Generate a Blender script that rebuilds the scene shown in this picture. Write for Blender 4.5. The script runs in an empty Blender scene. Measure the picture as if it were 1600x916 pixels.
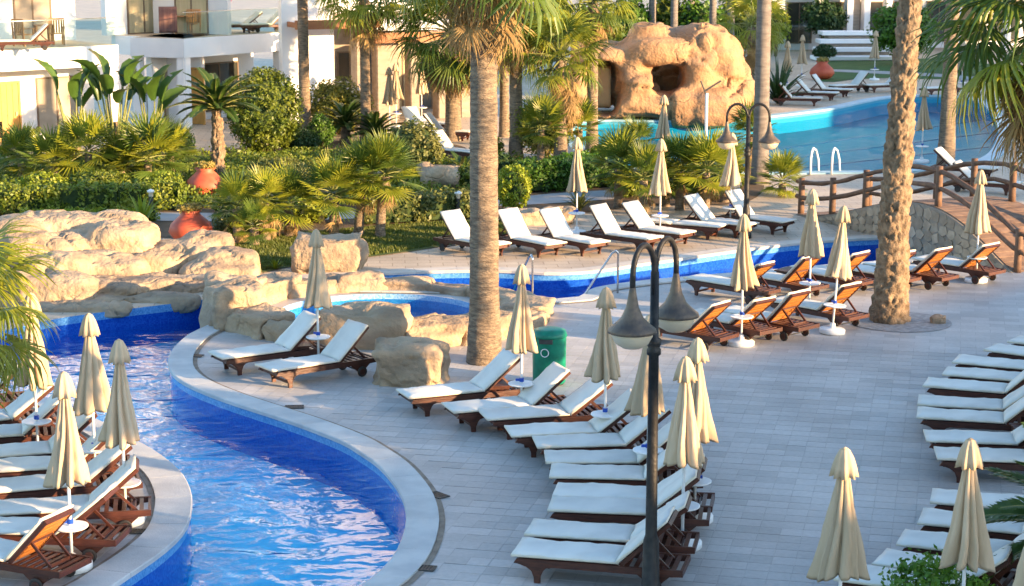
import bpy, bmesh, math, random
import numpy as np
from mathutils import Vector, Matrix, noise as mnoise
from mathutils.geometry import tessellate_polygon
R = math.radians
sc = bpy.context.scene
COL = sc.collection
random.seed(7)

# ------------------------------------------------------------------ camera
F = 3000.0; CAMH = 8.0; PITCH = math.atan(580 / F)
cd = bpy.data.cameras.new('camera'); cam = bpy.data.objects.new('camera', cd); COL.objects.link(cam)
cam.location = (0, 0, CAMH); cam.rotation_euler = (math.pi / 2 - PITCH, 0, 0)
cd.sensor_width = 36; cd.lens = F / 1600 * 36; cd.clip_end = 3000; cd.clip_start = .1
cd.dof.use_dof = True; cd.dof.focus_distance = 31; cd.dof.aperture_fstop = 4.0
sc.camera = cam
# ------------------------------------------------------------------ light
SUN_AZ = Vector((.89, -.456)); SUN_EL = R(10.0)
w = bpy.data.worlds.new('World'); sc.world = w; w.use_nodes = True
wn = w.node_tree; bg = wn.nodes['Background']
sky = wn.nodes.new('ShaderNodeTexSky'); sky.sky_type = 'NISHITA'; sky.sun_disc = False
sky.sun_elevation = SUN_EL; sky.sun_rotation = math.atan2(SUN_AZ.x, SUN_AZ.y)
sky.altitude = 0; sky.air_density = 1.0; sky.dust_density = .7; sky.ozone_density = 2.3
wn.links.new(sky.outputs[0], bg.inputs[0]); bg.inputs[1].default_value = .15
sd = bpy.data.lights.new('sun', 'SUN'); sd.energy = 4.7; sd.angle = R(.6); sd.color = (1, .66, .35)
so = bpy.data.objects.new('sun', sd); COL.objects.link(so)
sdir = Vector((SUN_AZ.x * math.cos(SUN_EL), SUN_AZ.y * math.cos(SUN_EL), math.sin(SUN_EL)))
so.rotation_euler = sdir.to_track_quat('Z', 'Y').to_euler(); so.location = sdir * 60
sc.view_settings.view_transform = 'Standard'; sc.view_settings.look = 'None'
sc.view_settings.exposure = 2.05; sc.view_settings.gamma = 1
sc.render.film_transparent = False
sc.cycles.max_bounces = 8; sc.cycles.transparent_max_bounces = 12
sc.cycles.caustics_reflective = False; sc.cycles.caustics_refractive = False
sc.cycles.use_denoising = True

# ------------------------------------------------------------------ helpers
def G(px, py, z=0.0):
    """ground point seen at a photograph pixel (survey of the place)"""
    u = (px - 800) / F; v = (458 - py) / F
    dy = math.cos(PITCH) + v * math.sin(PITCH); dz = -math.sin(PITCH) + v * math.cos(PITCH)
    t = (z - CAMH) / dz
    return Vector((u * t, dy * t, z))
def ppm(py):            # pixels per metre of upright things standing at row py
    return F / (G(800, py).y * math.cos(PITCH) + CAMH * math.sin(PITCH))

def nn(nt, typ, **kw):
    n = nt.nodes.new(typ)
    for k, v in kw.items(): setattr(n, k, v)
    return n
MATS = {}
def M(name, c1, c2=None, scale=4., rough=.6, bump=0., bscale=None, detail=4., rand=0., metal=0., spec=.4,
      transl=0., stretch=(1, 1, 1), coords='Object', lo=.35, hi=.65, bdist=.02, sheen=0.):
    m = bpy.data.materials.new(name); m.use_nodes = True; nt = m.node_tree; L = nt.links
    p = nt.nodes['Principled BSDF']; out = nt.nodes['Material Output']
    p.inputs['Roughness'].default_value = rough; p.inputs['Metallic'].default_value = metal
    p.inputs['Specular IOR Level'].default_value = spec
    c1 = (*c1, 1); c2 = (*c2, 1) if c2 else c1
    tc = nn(nt, 'ShaderNodeTexCoord'); mp = nn(nt, 'ShaderNodeMapping'); mp.inputs['Scale'].default_value = stretch
    if coords == 'World':
        geo = nn(nt, 'ShaderNodeNewGeometry'); L.new(geo.outputs['Position'], mp.inputs[0])
    else: L.new(tc.outputs[coords], mp.inputs[0])
    nz = nn(nt, 'ShaderNodeTexNoise'); nz.inputs['Scale'].default_value = scale; nz.inputs['Detail'].default_value = detail
    L.new(mp.outputs[0], nz.inputs[0])
    cr = nn(nt, 'ShaderNodeValToRGB'); cr.color_ramp.elements[0].position = lo; cr.color_ramp.elements[1].position = hi
    cr.color_ramp.elements[0].color = c1; cr.color_ramp.elements[1].color = c2
    L.new(nz.outputs[0], cr.inputs[0]); col = cr.outputs[0]
    if rand:
        oi = nn(nt, 'ShaderNodeObjectInfo'); mr = nn(nt, 'ShaderNodeMapRange')
        mr.inputs[3].default_value = 1 - rand; mr.inputs[4].default_value = 1 + rand
        L.new(oi.outputs['Random'], mr.inputs[0])
        hs = nn(nt, 'ShaderNodeHueSaturation'); L.new(mr.outputs[0], hs.inputs['Value']); L.new(col, hs.inputs['Color']); col = hs.outputs[0]
    L.new(col, p.inputs['Base Color'])
    if bump:
        nb = nn(nt, 'ShaderNodeTexNoise'); nb.inputs['Scale'].default_value = bscale or scale * 4; nb.inputs['Detail'].default_value = 5
        L.new(mp.outputs[0], nb.inputs[0])
        b = nn(nt, 'ShaderNodeBump'); b.inputs['Strength'].default_value = bump; b.inputs['Distance'].default_value = bdist
        L.new(nb.outputs[0], b.inputs['Height']); L.new(b.outputs[0], p.inputs['Normal'])
    if transl:
        t = nn(nt, 'ShaderNodeBsdfTranslucent'); mx = nn(nt, 'ShaderNodeMixShader'); mx.inputs[0].default_value = transl
        L.new(col, t.inputs[0]); L.new(p.outputs[0], mx.inputs[1]); L.new(t.outputs[0], mx.inputs[2]); L.new(mx.outputs[0], out.inputs[0])
    MATS[name] = m
    return m

def pmesh(name, verts, faces, mat, smooth=False):
    me = bpy.data.meshes.new(name); me.from_pydata([tuple(v) for v in verts], [], faces)
    if smooth: me.polygons.foreach_set('use_smooth', [True] * len(me.polygons))
    if mat: me.materials.append(mat)
    me.update(); return me
class MB:
    def __init__(s): s.v = []; s.f = []
    def add(s, vs, fs):
        o = len(s.v); s.v += [tuple(v) for v in vs]; s.f += [tuple(i + o for i in f) for f in fs]; return s
    def box(s, x0, x1, y0, y1, z0, z1, mtx=None):
        vs = [Vector((x, y, z)) for z in (z0, z1) for y in (y0, y1) for x in (x0, x1)]
        if mtx: vs = [mtx @ v for v in vs]
        return s.add(vs, [(0, 2, 3, 1), (4, 5, 7, 6), (0, 1, 5, 4), (2, 6, 7, 3), (0, 4, 6, 2), (1, 3, 7, 5)])
    def bar(s, a, b, w, h, up=(0, 0, 1)):
        a = Vector(a); b = Vector(b); d = (b - a).normalized(); up = Vector(up)
        r = d.cross(up).normalized(); u = r.cross(d)
        vs = [p + r * sx * w / 2 + u * sz * h / 2 for p in (a, b) for sx, sz in ((-1, -1), (1, -1), (1, 1), (-1, 1))]
        return s.add(vs, [(3, 2, 1, 0), (4, 5, 6, 7), (0, 1, 5, 4), (1, 2, 6, 5), (2, 3, 7, 6), (3, 0, 4, 7)])
    def tube(s, path, rad, seg=8, cap=True, wob=0.):
        path = [Vector(p) for p in path]; n = len(path)
        rr = rad if isinstance(rad, (list, tuple)) else [rad] * n
        vs = []; fs = []; pu = None
        for i, p in enumerate(path):
            d = (path[min(i + 1, n - 1)] - path[max(i - 1, 0)]).normalized()
            if pu is None: pu = Vector((1, 0, 0)) if abs(d.x) < .9 else Vector((0, 1, 0))
            r = (pu - d * pu.dot(d)).normalized(); pu = r; u = d.cross(r)
            for k in range(seg):
                a = 2 * math.pi * k / seg; q = rr[i] * (1 + (random.uniform(-wob, wob) if wob else 0))
                vs.append(p + (r * math.cos(a) + u * math.sin(a)) * q)
        for i in range(n - 1):
            for k in range(seg):
                fs.append((i * seg + k, i * seg + (k + 1) % seg, (i + 1) * seg + (k + 1) % seg, (i + 1) * seg + k))
        if cap: fs.append(tuple(range(seg))[::-1]); fs.append(tuple((n - 1) * seg + k for k in range(seg)))
        return s.add(vs, fs)
    def lathe(s, prof, seg=24, cx=0, cy=0, cap=True):
        vs = []; fs = []; n = len(prof)
        for r, z in prof:
            for k in range(seg):
                a = 2 * math.pi * k / seg; vs.append((cx + r * math.cos(a), cy + r * math.sin(a), z))
        for i in range(n - 1):
            for k in range(seg):
                fs.append((i * seg + k, i * seg + (k + 1) % seg, (i + 1) * seg + (k + 1) % seg, (i + 1) * seg + k))
        if cap: fs.append(tuple(range(seg))[::-1]); fs.append(tuple((n - 1) * seg + k for k in range(seg)))
        return s.add(vs, fs)
    def prism(s, pts, axis, a, b):
        """outline of 2-D points extruded from a to b along axis 'y' or 'z' (points are x,z or x,y)"""
        n = len(pts)
        f = (lambda p, t: (p[0], t, p[1])) if axis == 'y' else (lambda p, t: (p[0], p[1], t))
        vs = [f(p, a) for p in pts] + [f(p, b) for p in pts]
        fs = [tuple(range(n)), tuple(range(2 * n - 1, n - 1, -1))] + [(i, n + i, n + (i + 1) % n, (i + 1) % n) for i in range(n)]
        return s.add(vs, fs)
    def mesh(s, name, mat, smooth=False, bevel=0.):
        me = pmesh(name, s.v, s.f, mat, smooth)
        bm = bmesh.new(); bm.from_mesh(me)
        if bevel: bmesh.ops.bevel(bm, geom=[e for e in bm.edges if len(e.link_faces) == 2 and e.calc_face_angle(0) > .5], offset=bevel, segments=2, affect='EDGES', clamp_overlap=True)
        bmesh.ops.recalc_face_normals(bm, faces=bm.faces); bm.to_mesh(me); bm.free()
        return me

def link(name, me, parent=None, loc=(0, 0, 0), rot=(0, 0, 0), scale=None):
    o = bpy.data.objects.new(name, me); COL.objects.link(o); o.location = loc; o.rotation_euler = rot
    if scale: o.scale = scale if hasattr(scale, '__len__') else (scale,) * 3
    if parent: o.parent = parent
    return o
def tag(o, label, cat, group=None):
    o['label'] = label; o['category'] = cat
    if group: o['group'] = group
    return o
def thing(name, label, cat, loc=(0, 0, 0), rz=0., group=None, scale=None):
    o = bpy.data.objects.new(name, None); COL.objects.link(o); o.location = loc; o.rotation_euler = (0, 0, rz)
    o.empty_display_size = .2
    if scale: o.scale = (scale,) * 3
    return tag(o, label, cat, group)
def struct(name, me, parent=None, **k):
    o = link(name, me, parent, **k)
    if not parent: o['kind'] = 'structure'
    return o
def build_parts(root, parts):
    """parts: list of (name, mesh, loc, rot, subparts)"""
    for p in parts:
        o = link(p[0], p[1], root, p[2] if len(p) > 2 else (0, 0, 0), p[3] if len(p) > 3 else (0, 0, 0))
        if len(p) > 4: build_parts(o, p[4])
ORD = ['first', 'second', 'third', 'fourth', 'fifth', 'sixth', 'seventh', 'eighth', 'ninth', 'tenth', 'eleventh', 'twelfth', 'thirteenth', 'fourteenth']

# ------------------------------------------------------------------ materials
WOOD = M('teak', (.045, .014, .009), (.085, .026, .014), 6, .45, .3, 12, stretch=(1, 7, 7), rand=.22)
WOODL = M('teak_light', (.30, .105, .020), (.40, .15, .030), 6, .5, .3, 12, stretch=(1, 6, 6), rand=.15)
CUSH = M('cushion_canvas', (.58, .57, .52), (.68, .67, .61), 2.2, .85, .5, 18, rand=.08, bdist=.008)
CUSHE = M('cushion_border', (.62, .57, .46), (.70, .65, .53), 5, .85, .2, 40)
RUBBER = M('wheel_rubber', (.02, .018, .016), (.04, .035, .03), 8, .6)
CANV = M('umbrella_canvas', (.48, .36, .225), (.59, .455, .305), 3.2, .9, .45, 16, rand=.13, transl=.12, stretch=(1, 1, .4))
WHITEP = M('white_plastic', (.74, .74, .72), (.80, .80, .78), 3, .4, rand=.04)
BLUEP = M('blue_plastic', (.01, .06, .35), rough=.35)
IRON = M('lamp_iron', (.014, .014, .014), (.032, .03, .028), 9, .5, .3, 30, metal=.4)
BRONZE = M('lamp_bell', (.07, .058, .05), (.15, .11, .075), 6, .5, .4, 25, metal=.3)
GLASSB = M('lamp_bowl', (.66, .56, .40), (.74, .64, .48), 4, .3, transl=.3)
STEEL = M('stainless', (.5, .5, .5), rough=.22, metal=1.)
GREENP = M('bin_green', (.0, .15, .09), (.005, .23, .14), 5, .42, .2, 20)
DARKM = M('dark_iron', (.03, .03, .03), (.06, .06, .055), 12, .6)
TERRA = M('terracotta', (.42, .07, .03), (.50, .10, .045), 4, .55, .2, 12)
CONC = M('coping_stone', (.44, .45, .44), (.56, .56, .53), 2.2, .75, .3, 40, coords='World', rand=.05)
JOINT = M('channel_brown', (.19, .15, .11), (.30, .24, .18), 5, .8, .4, 30, coords='World')
WHITEW = M('white_render', (.78, .77, .75), (.84, .83, .81), .8, .8, .15, 12, coords='World')
LAVW = M('pale_render', (.62, .62, .64), (.70, .70, .72), .8, .8, .15, 12, coords='World')

def rockmat(name, a, b, c):
    m = M(name, a, b, 1.6, .85, .9, 9, detail=8, lo=.3, hi=.72, bdist=.055, rand=.08, coords='World')
    nt = m.node_tree; L = nt.links; p = nt.nodes['Principled BSDF']
    src = p.inputs['Base Color'].links[0].from_socket
    geo = nn(nt, 'ShaderNodeNewGeometry'); mp = nn(nt, 'ShaderNodeMapping'); mp.inputs['Scale'].default_value = (.6, .6, 2.6)
    L.new(geo.outputs['Position'], mp.inputs[0])
    n2 = nn(nt, 'ShaderNodeTexNoise'); n2.inputs['Scale'].default_value = .9; n2.inputs['Detail'].default_value = 6; L.new(mp.outputs[0], n2.inputs[0])
    cr = nn(nt, 'ShaderNodeValToRGB'); cr.color_ramp.elements[0].position = .48; cr.color_ramp.elements[1].position = .66
    cr.color_ramp.elements[0].color = (0, 0, 0, 1); cr.color_ramp.elements[1].color = (.75, .75, .75, 1); L.new(n2.outputs[0], cr.inputs[0])
    mx = nn(nt, 'ShaderNodeMix', data_type='RGBA'); L.new(cr.outputs[0], mx.inputs[0]); L.new(src, mx.inputs[6]); mx.inputs[7].default_value = (*c, 1)
    L.new(mx.outputs[2], p.inputs['Base Color'])
    # cracks
    vo = nn(nt, 'ShaderNodeTexVoronoi', feature='DISTANCE_TO_EDGE'); vo.inputs['Scale'].default_value = .38
    nz = nn(nt, 'ShaderNodeTexNoise'); nz.inputs['Scale'].default_value = 1.4; nz.inputs['Detail'].default_value = 4
    L.new(geo.outputs['Position'], nz.inputs[0])
    ad = nn(nt, 'ShaderNodeVectorMath', operation='MULTIPLY_ADD'); ad.inputs[1].default_value = (1.2, 1.2, 1.2)
    L.new(nz.outputs[1], ad.inputs[0]); L.new(geo.outputs['Position'], ad.inputs[2]); L.new(ad.outputs[0], vo.inputs[0])
    c2 = nn(nt, 'ShaderNodeValToRGB'); c2.color_ramp.elements[0].position = 0; c2.color_ramp.elements[1].position = .03
    L.new(vo.outputs[0], c2.inputs[0])
    b2 = nn(nt, 'ShaderNodeBump'); b2.inputs['Strength'].default_value = .55; b2.inputs['Distance'].default_value = .05
    L.new(c2.outputs[0], b2.inputs['Height']); L.new(p.inputs['Normal'].links[0].from_socket, b2.inputs['Normal']); L.new(b2.outputs[0], p.inputs['Normal'])
    return m
ROCK = rockmat('sandstone', (.33, .235, .145), (.44, .335, .225), (.19, .14, .10))
ROCKG = rockmat('grotto_stone', (.34, .185, .09), (.41, .25, .13), (.24, .155, .10))

PAVE_ANG = R(-13); TILE_W = .58; TILE_H = .30
def paving(name, c1, c2, mortar, tw, th, ang, msize=.012, bump=.5):
    m = bpy.data.materials.new(name); m.use_nodes = True; nt = m.node_tree; L = nt.links; p = nt.nodes['Principled BSDF']
    geo = nn(nt, 'ShaderNodeNewGeometry'); mp = nn(nt, 'ShaderNodeMapping'); mp.vector_type = 'TEXTURE'
    mp.inputs['Rotation'].default_value = (0, 0, ang); L.new(geo.outputs['Position'], mp.inputs[0])
    br = nn(nt, 'ShaderNodeTexBrick'); br.offset = .5; br.squash = 1
    br.inputs['Color1'].default_value = (*c1, 1); br.inputs['Color2'].default_value = (*c2, 1); br.inputs['Mortar'].default_value = (*mortar, 1)
    br.inputs['Scale'].default_value = 1; br.inputs['Mortar Size'].default_value = msize; br.inputs['Mortar Smooth'].default_value = .15
    br.inputs['Brick Width'].default_value = tw; br.inputs['Row Height'].default_value = th
    L.new(mp.outputs[0], br.inputs[0])
    nz = nn(nt, 'ShaderNodeTexNoise'); nz.inputs['Scale'].default_value = .55; nz.inputs['Detail'].default_value = 7; L.new(geo.outputs['Position'], nz.inputs[0])
    n2 = nn(nt, 'ShaderNodeTexNoise'); n2.inputs['Scale'].default_value = 14; n2.inputs['Detail'].default_value = 3; L.new(geo.outputs['Position'], n2.inputs[0])
    cr = nn(nt, 'ShaderNodeValToRGB'); cr.color_ramp.elements[0].position = .3; cr.color_ramp.elements[1].position = .7
    cr.color_ramp.elements[0].color = (.74, .735, .73, 1); cr.color_ramp.elements[1].color = (1.08, 1.07, 1.05, 1); L.new(nz.outputs[0], cr.inputs[0])
    c3 = nn(nt, 'ShaderNodeValToRGB'); c3.color_ramp.elements[0].color = (.80, .80, .80, 1); c3.color_ramp.elements[1].color = (1.1, 1.1, 1.1, 1); L.new(n2.outputs[0], c3.inputs[0])
    m1 = nn(nt, 'ShaderNodeMix', data_type='RGBA', blend_type='MULTIPLY'); m1.inputs[0].default_value = 1; L.new(br.outputs[0], m1.inputs[6]); L.new(cr.outputs[0], m1.inputs[7])
    m2 = nn(nt, 'ShaderNodeMix', data_type='RGBA', blend_type='MULTIPLY'); m2.inputs[0].default_value = 1; L.new(m1.outputs[2], m2.inputs[6]); L.new(c3.outputs[0], m2.inputs[7])
    L.new(m2.outputs[2], p.inputs['Base Color'])
    rr = nn(nt, 'ShaderNodeMapRange'); rr.inputs[3].default_value = .42; rr.inputs[4].default_value = .68; L.new(nz.outputs[0], rr.inputs[0]); L.new(rr.outputs[0], p.inputs['Roughness'])
    p.inputs['Specular IOR Level'].default_value = .35
    b = nn(nt, 'ShaderNodeBump'); b.inputs['Strength'].default_value = bump; b.inputs['Distance'].default_value = .01; b.invert = True
    L.new(br.outputs['Fac'], b.inputs['Height'])
    b3 = nn(nt, 'ShaderNodeBump'); b3.inputs['Strength'].default_value = .25; b3.inputs['Distance'].default_value = .01
    L.new(n2.outputs[0], b3.inputs['Height']); L.new(b.outputs[0], b3.inputs['Normal']); L.new(b3.outputs[0], p.inputs['Normal'])
    return m
PAVE = paving('deck_paving', (.43, .415, .395), (.545, .525, .50), (.39, .375, .36), TILE_W, TILE_H, PAVE_ANG, .006, .25)
SANDP = paving('sand_paving', (.52, .42, .31), (.58, .48, .36), (.36, .28, .20), .6, .4, R(4), .014)

def mosaic(name, top, topc2, low, low2, split):
    m = bpy.data.materials.new(name); m.use_nodes = True; nt = m.node_tree; L = nt.links; p = nt.nodes['Principled BSDF']
    geo = nn(nt, 'ShaderNodeNewGeometry')
    sn = nn(nt, 'ShaderNodeVectorMath', operation='SNAP'); sn.inputs[1].default_value = (.03, .03, .03); L.new(geo.outputs['Position'], sn.inputs[0])
    wnz = nn(nt, 'ShaderNodeTexWhiteNoise'); L.new(sn.outputs[0], wnz.inputs[0])
    sx = nn(nt, 'ShaderNodeSeparateXYZ'); L.new(geo.outputs['Position'], sx.inputs[0])
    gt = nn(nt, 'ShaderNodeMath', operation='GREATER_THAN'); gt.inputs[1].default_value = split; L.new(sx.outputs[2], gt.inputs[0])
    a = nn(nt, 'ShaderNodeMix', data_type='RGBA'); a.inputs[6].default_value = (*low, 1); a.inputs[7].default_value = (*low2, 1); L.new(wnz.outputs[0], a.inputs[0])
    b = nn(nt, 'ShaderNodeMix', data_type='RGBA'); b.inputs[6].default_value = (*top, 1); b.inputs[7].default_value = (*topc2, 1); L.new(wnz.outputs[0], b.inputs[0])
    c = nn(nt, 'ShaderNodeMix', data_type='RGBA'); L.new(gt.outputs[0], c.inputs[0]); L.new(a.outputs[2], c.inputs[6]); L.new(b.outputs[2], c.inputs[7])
    L.new(c.outputs[2], p.inputs['Base Color']); p.inputs['Roughness'].default_value = .18
    return m
MOS = mosaic('pool_mosaic', (.06, .22, .50), (.14, .36, .64), (.004, .05, .36), (.012, .10, .48), -.16)
MOST = mosaic('tub_mosaic', (.12, .34, .62), (.34, .56, .74), (.012, .15, .45), (.03, .24, .58), -.12)
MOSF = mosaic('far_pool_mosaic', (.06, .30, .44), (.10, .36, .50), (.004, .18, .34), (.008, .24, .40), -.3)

def water(name, tint, scale, strength, dist, k=1.):
    m = bpy.data.materials.new(name); m.use_nodes = True; nt = m.node_tree; L = nt.links
    for n in list(nt.nodes): nt.nodes.remove(n)
    out = nn(nt, 'ShaderNodeOutputMaterial'); geo = nn(nt, 'ShaderNodeNewGeometry')
    hs = None
    for sca, wgt, rot, st in ((scale, 1., .3, (1, 1.5, 1)), (scale * 2.7, .42, -.5, (1, 1.3, 1)), (scale * 7, .10, .9, (1, 1, 1))):
        mp = nn(nt, 'ShaderNodeMapping'); mp.inputs['Rotation'].default_value = (0, 0, rot); mp.inputs['Scale'].default_value = st
        L.new(geo.outputs['Position'], mp.inputs[0])
        nz = nn(nt, 'ShaderNodeTexNoise'); nz.inputs['Scale'].default_value = sca; nz.inputs['Detail'].default_value = 1.5; nz.inputs['Distortion'].default_value = .6
        L.new(mp.outputs[0], nz.inputs[0])
        mu = nn(nt, 'ShaderNodeMath', operation='MULTIPLY_ADD'); mu.inputs[1].default_value = wgt; L.new(nz.outputs[0], mu.inputs[0])
        if hs is not None: L.new(hs, mu.inputs[2])
        else: mu.inputs[2].default_value = 0
        hs = mu.outputs[0]
    b = nn(nt, 'ShaderNodeBump'); b.inputs['Strength'].default_value = strength; b.inputs['Distance'].default_value = dist; L.new(hs, b.inputs['Height'])
    lw = nn(nt, 'ShaderNodeLayerWeight'); lw.inputs[0].default_value = .5; L.new(b.outputs[0], lw.inputs['Normal'])
    pw = nn(nt, 'ShaderNodeMath', operation='POWER'); pw.inputs[1].default_value = 7; L.new(lw.outputs['Facing'], pw.inputs[0])
    fr = nn(nt, 'ShaderNodeMath', operation='MULTIPLY_ADD'); fr.use_clamp = True; fr.inputs[1].default_value = 1.55 * k; fr.inputs[2].default_value = .02; L.new(pw.outputs[0], fr.inputs[0])
    gl = nn(nt, 'ShaderNodeBsdfGlossy'); gl.inputs['Roughness'].default_value = .02; L.new(b.outputs[0], gl.inputs['Normal'])
    tr = nn(nt, 'ShaderNodeBsdfTransparent'); tr.inputs[0].default_value = (*tint, 1)
    mx = nn(nt, 'ShaderNodeMixShader'); L.new(fr.outputs[0], mx.inputs[0]); L.new(tr.outputs[0], mx.inputs[1]); L.new(gl.outputs[0], mx.inputs[2])
    L.new(mx.outputs[0], out.inputs[0]); return m
WATER = water('pool_water', (.45, .95, 1.), .62, 1., .085, .9)
WATERT = water('tub_water', (.70, .88, .98), 1.6, 1., .03)
WATERF = water('far_pool_water', (.45, .92, .97), .8, 1., .06, .08)

# ================================================================== THE SETTING
def smooth_curve(pts, step=.3, closed=False):
    P = [Vector((p[0], p[1])) for p in pts]; n = len(P); out = []
    rng = range(n) if closed else range(n - 1)
    for i in rng:
        g = (lambda k: P[k % n]) if closed else (lambda k: P[max(0, min(n - 1, k))])
        p0, p1, p2, p3 = g(i - 1), g(i), g(i + 1), g(i + 2)
        m = max(1, int((p2 - p1).length / step))
        for k in range(m):
            t = k / m
            out.append(.5 * ((2 * p1) + (p2 - p0) * t + (2 * p0 - 5 * p1 + 4 * p2 - p3) * t * t + (3 * p1 - p0 - 3 * p2 + p3) * t ** 3))
    if not closed: out.append(P[-1])
    return out
def gp(l): return [G(*p)[:2] for p in l]
def inside(p, poly):
    x, y = p; c = False; n = len(poly); j = n - 1
    for i in range(n):
        xi, yi = poly[i][0], poly[i][1]; xj, yj = poly[j][0], poly[j][1]
        if (yi > y) != (yj > y) and x < (xj - xi) * (y - yi) / (yj - yi) + xi: c = not c
        j = i
    return c
def slab(name, outer, holes, z, mat, sides=None):
    loops = [[Vector((p[0], p[1], z)) for p in l] for l in [outer] + holes]
    vs = [v for l in loops for v in l]; tris = tessellate_polygon(loops)
    me = pmesh(name, vs, [t for t in tris], mat)
    bm = bmesh.new(); bm.from_mesh(me)
    bmesh.ops.recalc_face_normals(bm, faces=bm.faces)
    for f in bm.faces:
        if f.normal.z < 0: f.normal_flip()
    bm.to_mesh(me); bm.free()
    return struct(name, me)
def ribbon(name, curve, z0, z1, mat, parent=None, closed=False, off=0.):
    c = list(curve); n = len(c); vs = []; fs = []
    for p in c: vs += [(p[0], p[1], z0), (p[0], p[1], z1)]
    for i in range(n if closed else n - 1):
        j = (i + 1) % n; fs.append((2 * i, 2 * j, 2 * j + 1, 2 * i + 1))
    return struct(name, pmesh(name, vs, fs, mat, True), parent)
def offset(curve, d, closed=False):
    n = len(curve); out = []
    for i in range(n):
        a = curve[(i - 1) % n] if closed else curve[max(0, i - 1)]; b = curve[(i + 1) % n] if closed else curve[min(n - 1, i + 1)]
        t = (b - a).normalized(); out.append(curve[i] + Vector((-t.y, t.x)) * d)
    return out
def coping(name, curve, width, side, mat=CONC, closed=False, seg=.95, joint=True, h=.035):
    """stones laid along a pool edge; side=+1 if land lies to the left of the curve"""
    root = struct(name, pmesh(name, [], [], mat))
    inn = offset(curve, -side * .03, closed); mid = offset(curve, side * width, closed); n = len(curve)
    i = 0; lim = n if closed else n - 1
    while i < lim:
        j = i; l = 0.
        while j < lim and l < seg: l += (curve[(j + 1) % n] - curve[j % n]).length; j += 1
        vs = []; fs = []; m = j - i
        for k in range(i, j + 1):
            a = inn[k % n]; b = mid[k % n]
            if k == i or k == j:
                q = curve[(k + 1) % n] - curve[k % n] if k == i else curve[(k - 1) % n] - curve[k % n]
                q = q.normalized() * .003; a = a + q; b = b + q
            d = (a - b).normalized()
            for p, z in ((a, -.03), (a, h - .012), (a - d * .015, h), (b, h), (b, -.03)): vs.append((p.x, p.y, z))
        for k in range(m):
            for e in range(4): fs.append((5 * k + e, 5 * k + e + 1, 5 * k + e + 6, 5 * k + e + 5))
        fs.append((0, 1, 2, 3, 4)); fs.append(tuple(5 * m + e for e in (4, 3, 2, 1, 0)))
        me = pmesh('coping_stone', vs, fs, mat); bm = bmesh.new(); bm.from_mesh(me); bmesh.ops.recalc_face_normals(bm, faces=bm.faces); bm.to_mesh(me); bm.free()
        link('coping_stone', me, root); i = j
    if joint:
        a = offset(curve, side * (width + .004), closed); b = offset(curve, side * (width + .085), closed); vs = []; fs = []
        for k in range(n): vs += [(a[k].x, a[k].y, .009), (b[k].x, b[k].y, .009)]
        for k in range(lim): q = (k + 1) % n; fs.append((2 * k, 2 * q, 2 * q + 1, 2 * k + 1))
        me = pmesh('drain_channel', vs, fs, JOINT); bm = bmesh.new(); bm.from_mesh(me)
        for f in bm.faces:
            f.normal_update()
            if f.normal.z < 0: f.normal_flip()
        bm.to_mesh(me); bm.free(); link('drain_channel', me, root)
    return root

E_MAIN = smooth_curve(gp([(330, 1030), (440, 985), (520, 945), (570, 916), (602, 890), (624, 861), (636, 828), (637, 800), (626, 768), (596, 731), (561, 706), (533, 690), (475, 667), (425, 650), (352, 626), (300, 605), (274, 588), (265, 570), (272, 548), (296, 525), (325, 511), (344, 500), (352, 485), (364, 466),
                      (400, 456), (450, 451), (600, 452), (740, 455), (830, 463), (870, 469), (905, 466), (930, 452), (1000, 441), (1100, 432), (1200, 424), (1300, 415), (1400, 408), (1470, 402)]) + [(16, 46.5), (18, 50)])
E_FAR = smooth_curve([(-30, 36)] + gp([(-200, 545), (-60, 527), (0, 518), (90, 498), (200, 483), (300, 471), (340, 464), (380, 452), (400, 445), (432, 440), (500, 434), (565, 430), (650, 426), (735, 424), (800, 425), (850, 428), (900, 427), (950, 422), (1000, 414), (1060, 406), (1120, 397), (1180, 389), (1250, 381), (1330, 375), (1450, 369), (1520, 365)]) + [(15.5, 51.5), (18, 50)])
E_ISL = smooth_curve(gp([(201, 686), (238, 706), (276, 736), (294, 766), (297, 791), (290, 822), (271, 847), (238, 874), (201, 899), (176, 916), (120, 945), (40, 980), (-80, 1010), (-250, 1000), (-380, 930), (-400, 840), (-340, 750), (-220, 690), (-120, 645), (-40, 618), (20, 615), (80, 628), (150, 658)]), closed=True)
tubc = G(592, 489); TUBR = 2.15
E_TUB = [Vector((tubc.x + TUBR * math.cos(a), tubc.y + TUBR * .98 * math.sin(a))) for a in [2 * math.pi * k / 56 for k in range(56)]]
E_FP = smooth_curve(gp([(905, 222), (935, 250), (990, 264), (1080, 270), (1200, 270), (1380, 268), (1465, 262), (1540, 245), (1560, 200), (1530, 160), (1465, 151), (1385, 154), (1300, 171), (1205, 183), (1165, 187), (1050, 190), (920, 190), (895, 203)]), .5, True)
ZB = -.82
main_outer = [tuple(p) for p in E_MAIN] + [(600, 50), (600, -60), (-30, -60), (-30, 8), (-9, 13)]
far_outer = [tuple(p) for p in E_FAR] + [(600, 50), (600, 900), (-600, 900), (-600, -60), (-30, -60)]
o = slab('deck', main_outer, [E_TUB], 0, PAVE)
slab('terrace_ground', far_outer, [E_FP], 0, SANDP)
slab('island_deck', E_ISL, [], 0, PAVE)
ribbon('pool_wall', [Vector((-30, 8)), Vector((-9, 13))] + E_MAIN, ZB, 0, MOS)
ribbon('pool_wall', E_FAR, ZB, 0, MOS); ribbon('pool_wall', E_ISL, ZB, 0, MOS, closed=True)
ribbon('tub_wall', E_TUB, -.6, .0, MOST, closed=True); ribbon('far_pool_wall', E_FP, -.75, 0, MOSF, closed=True)
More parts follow.
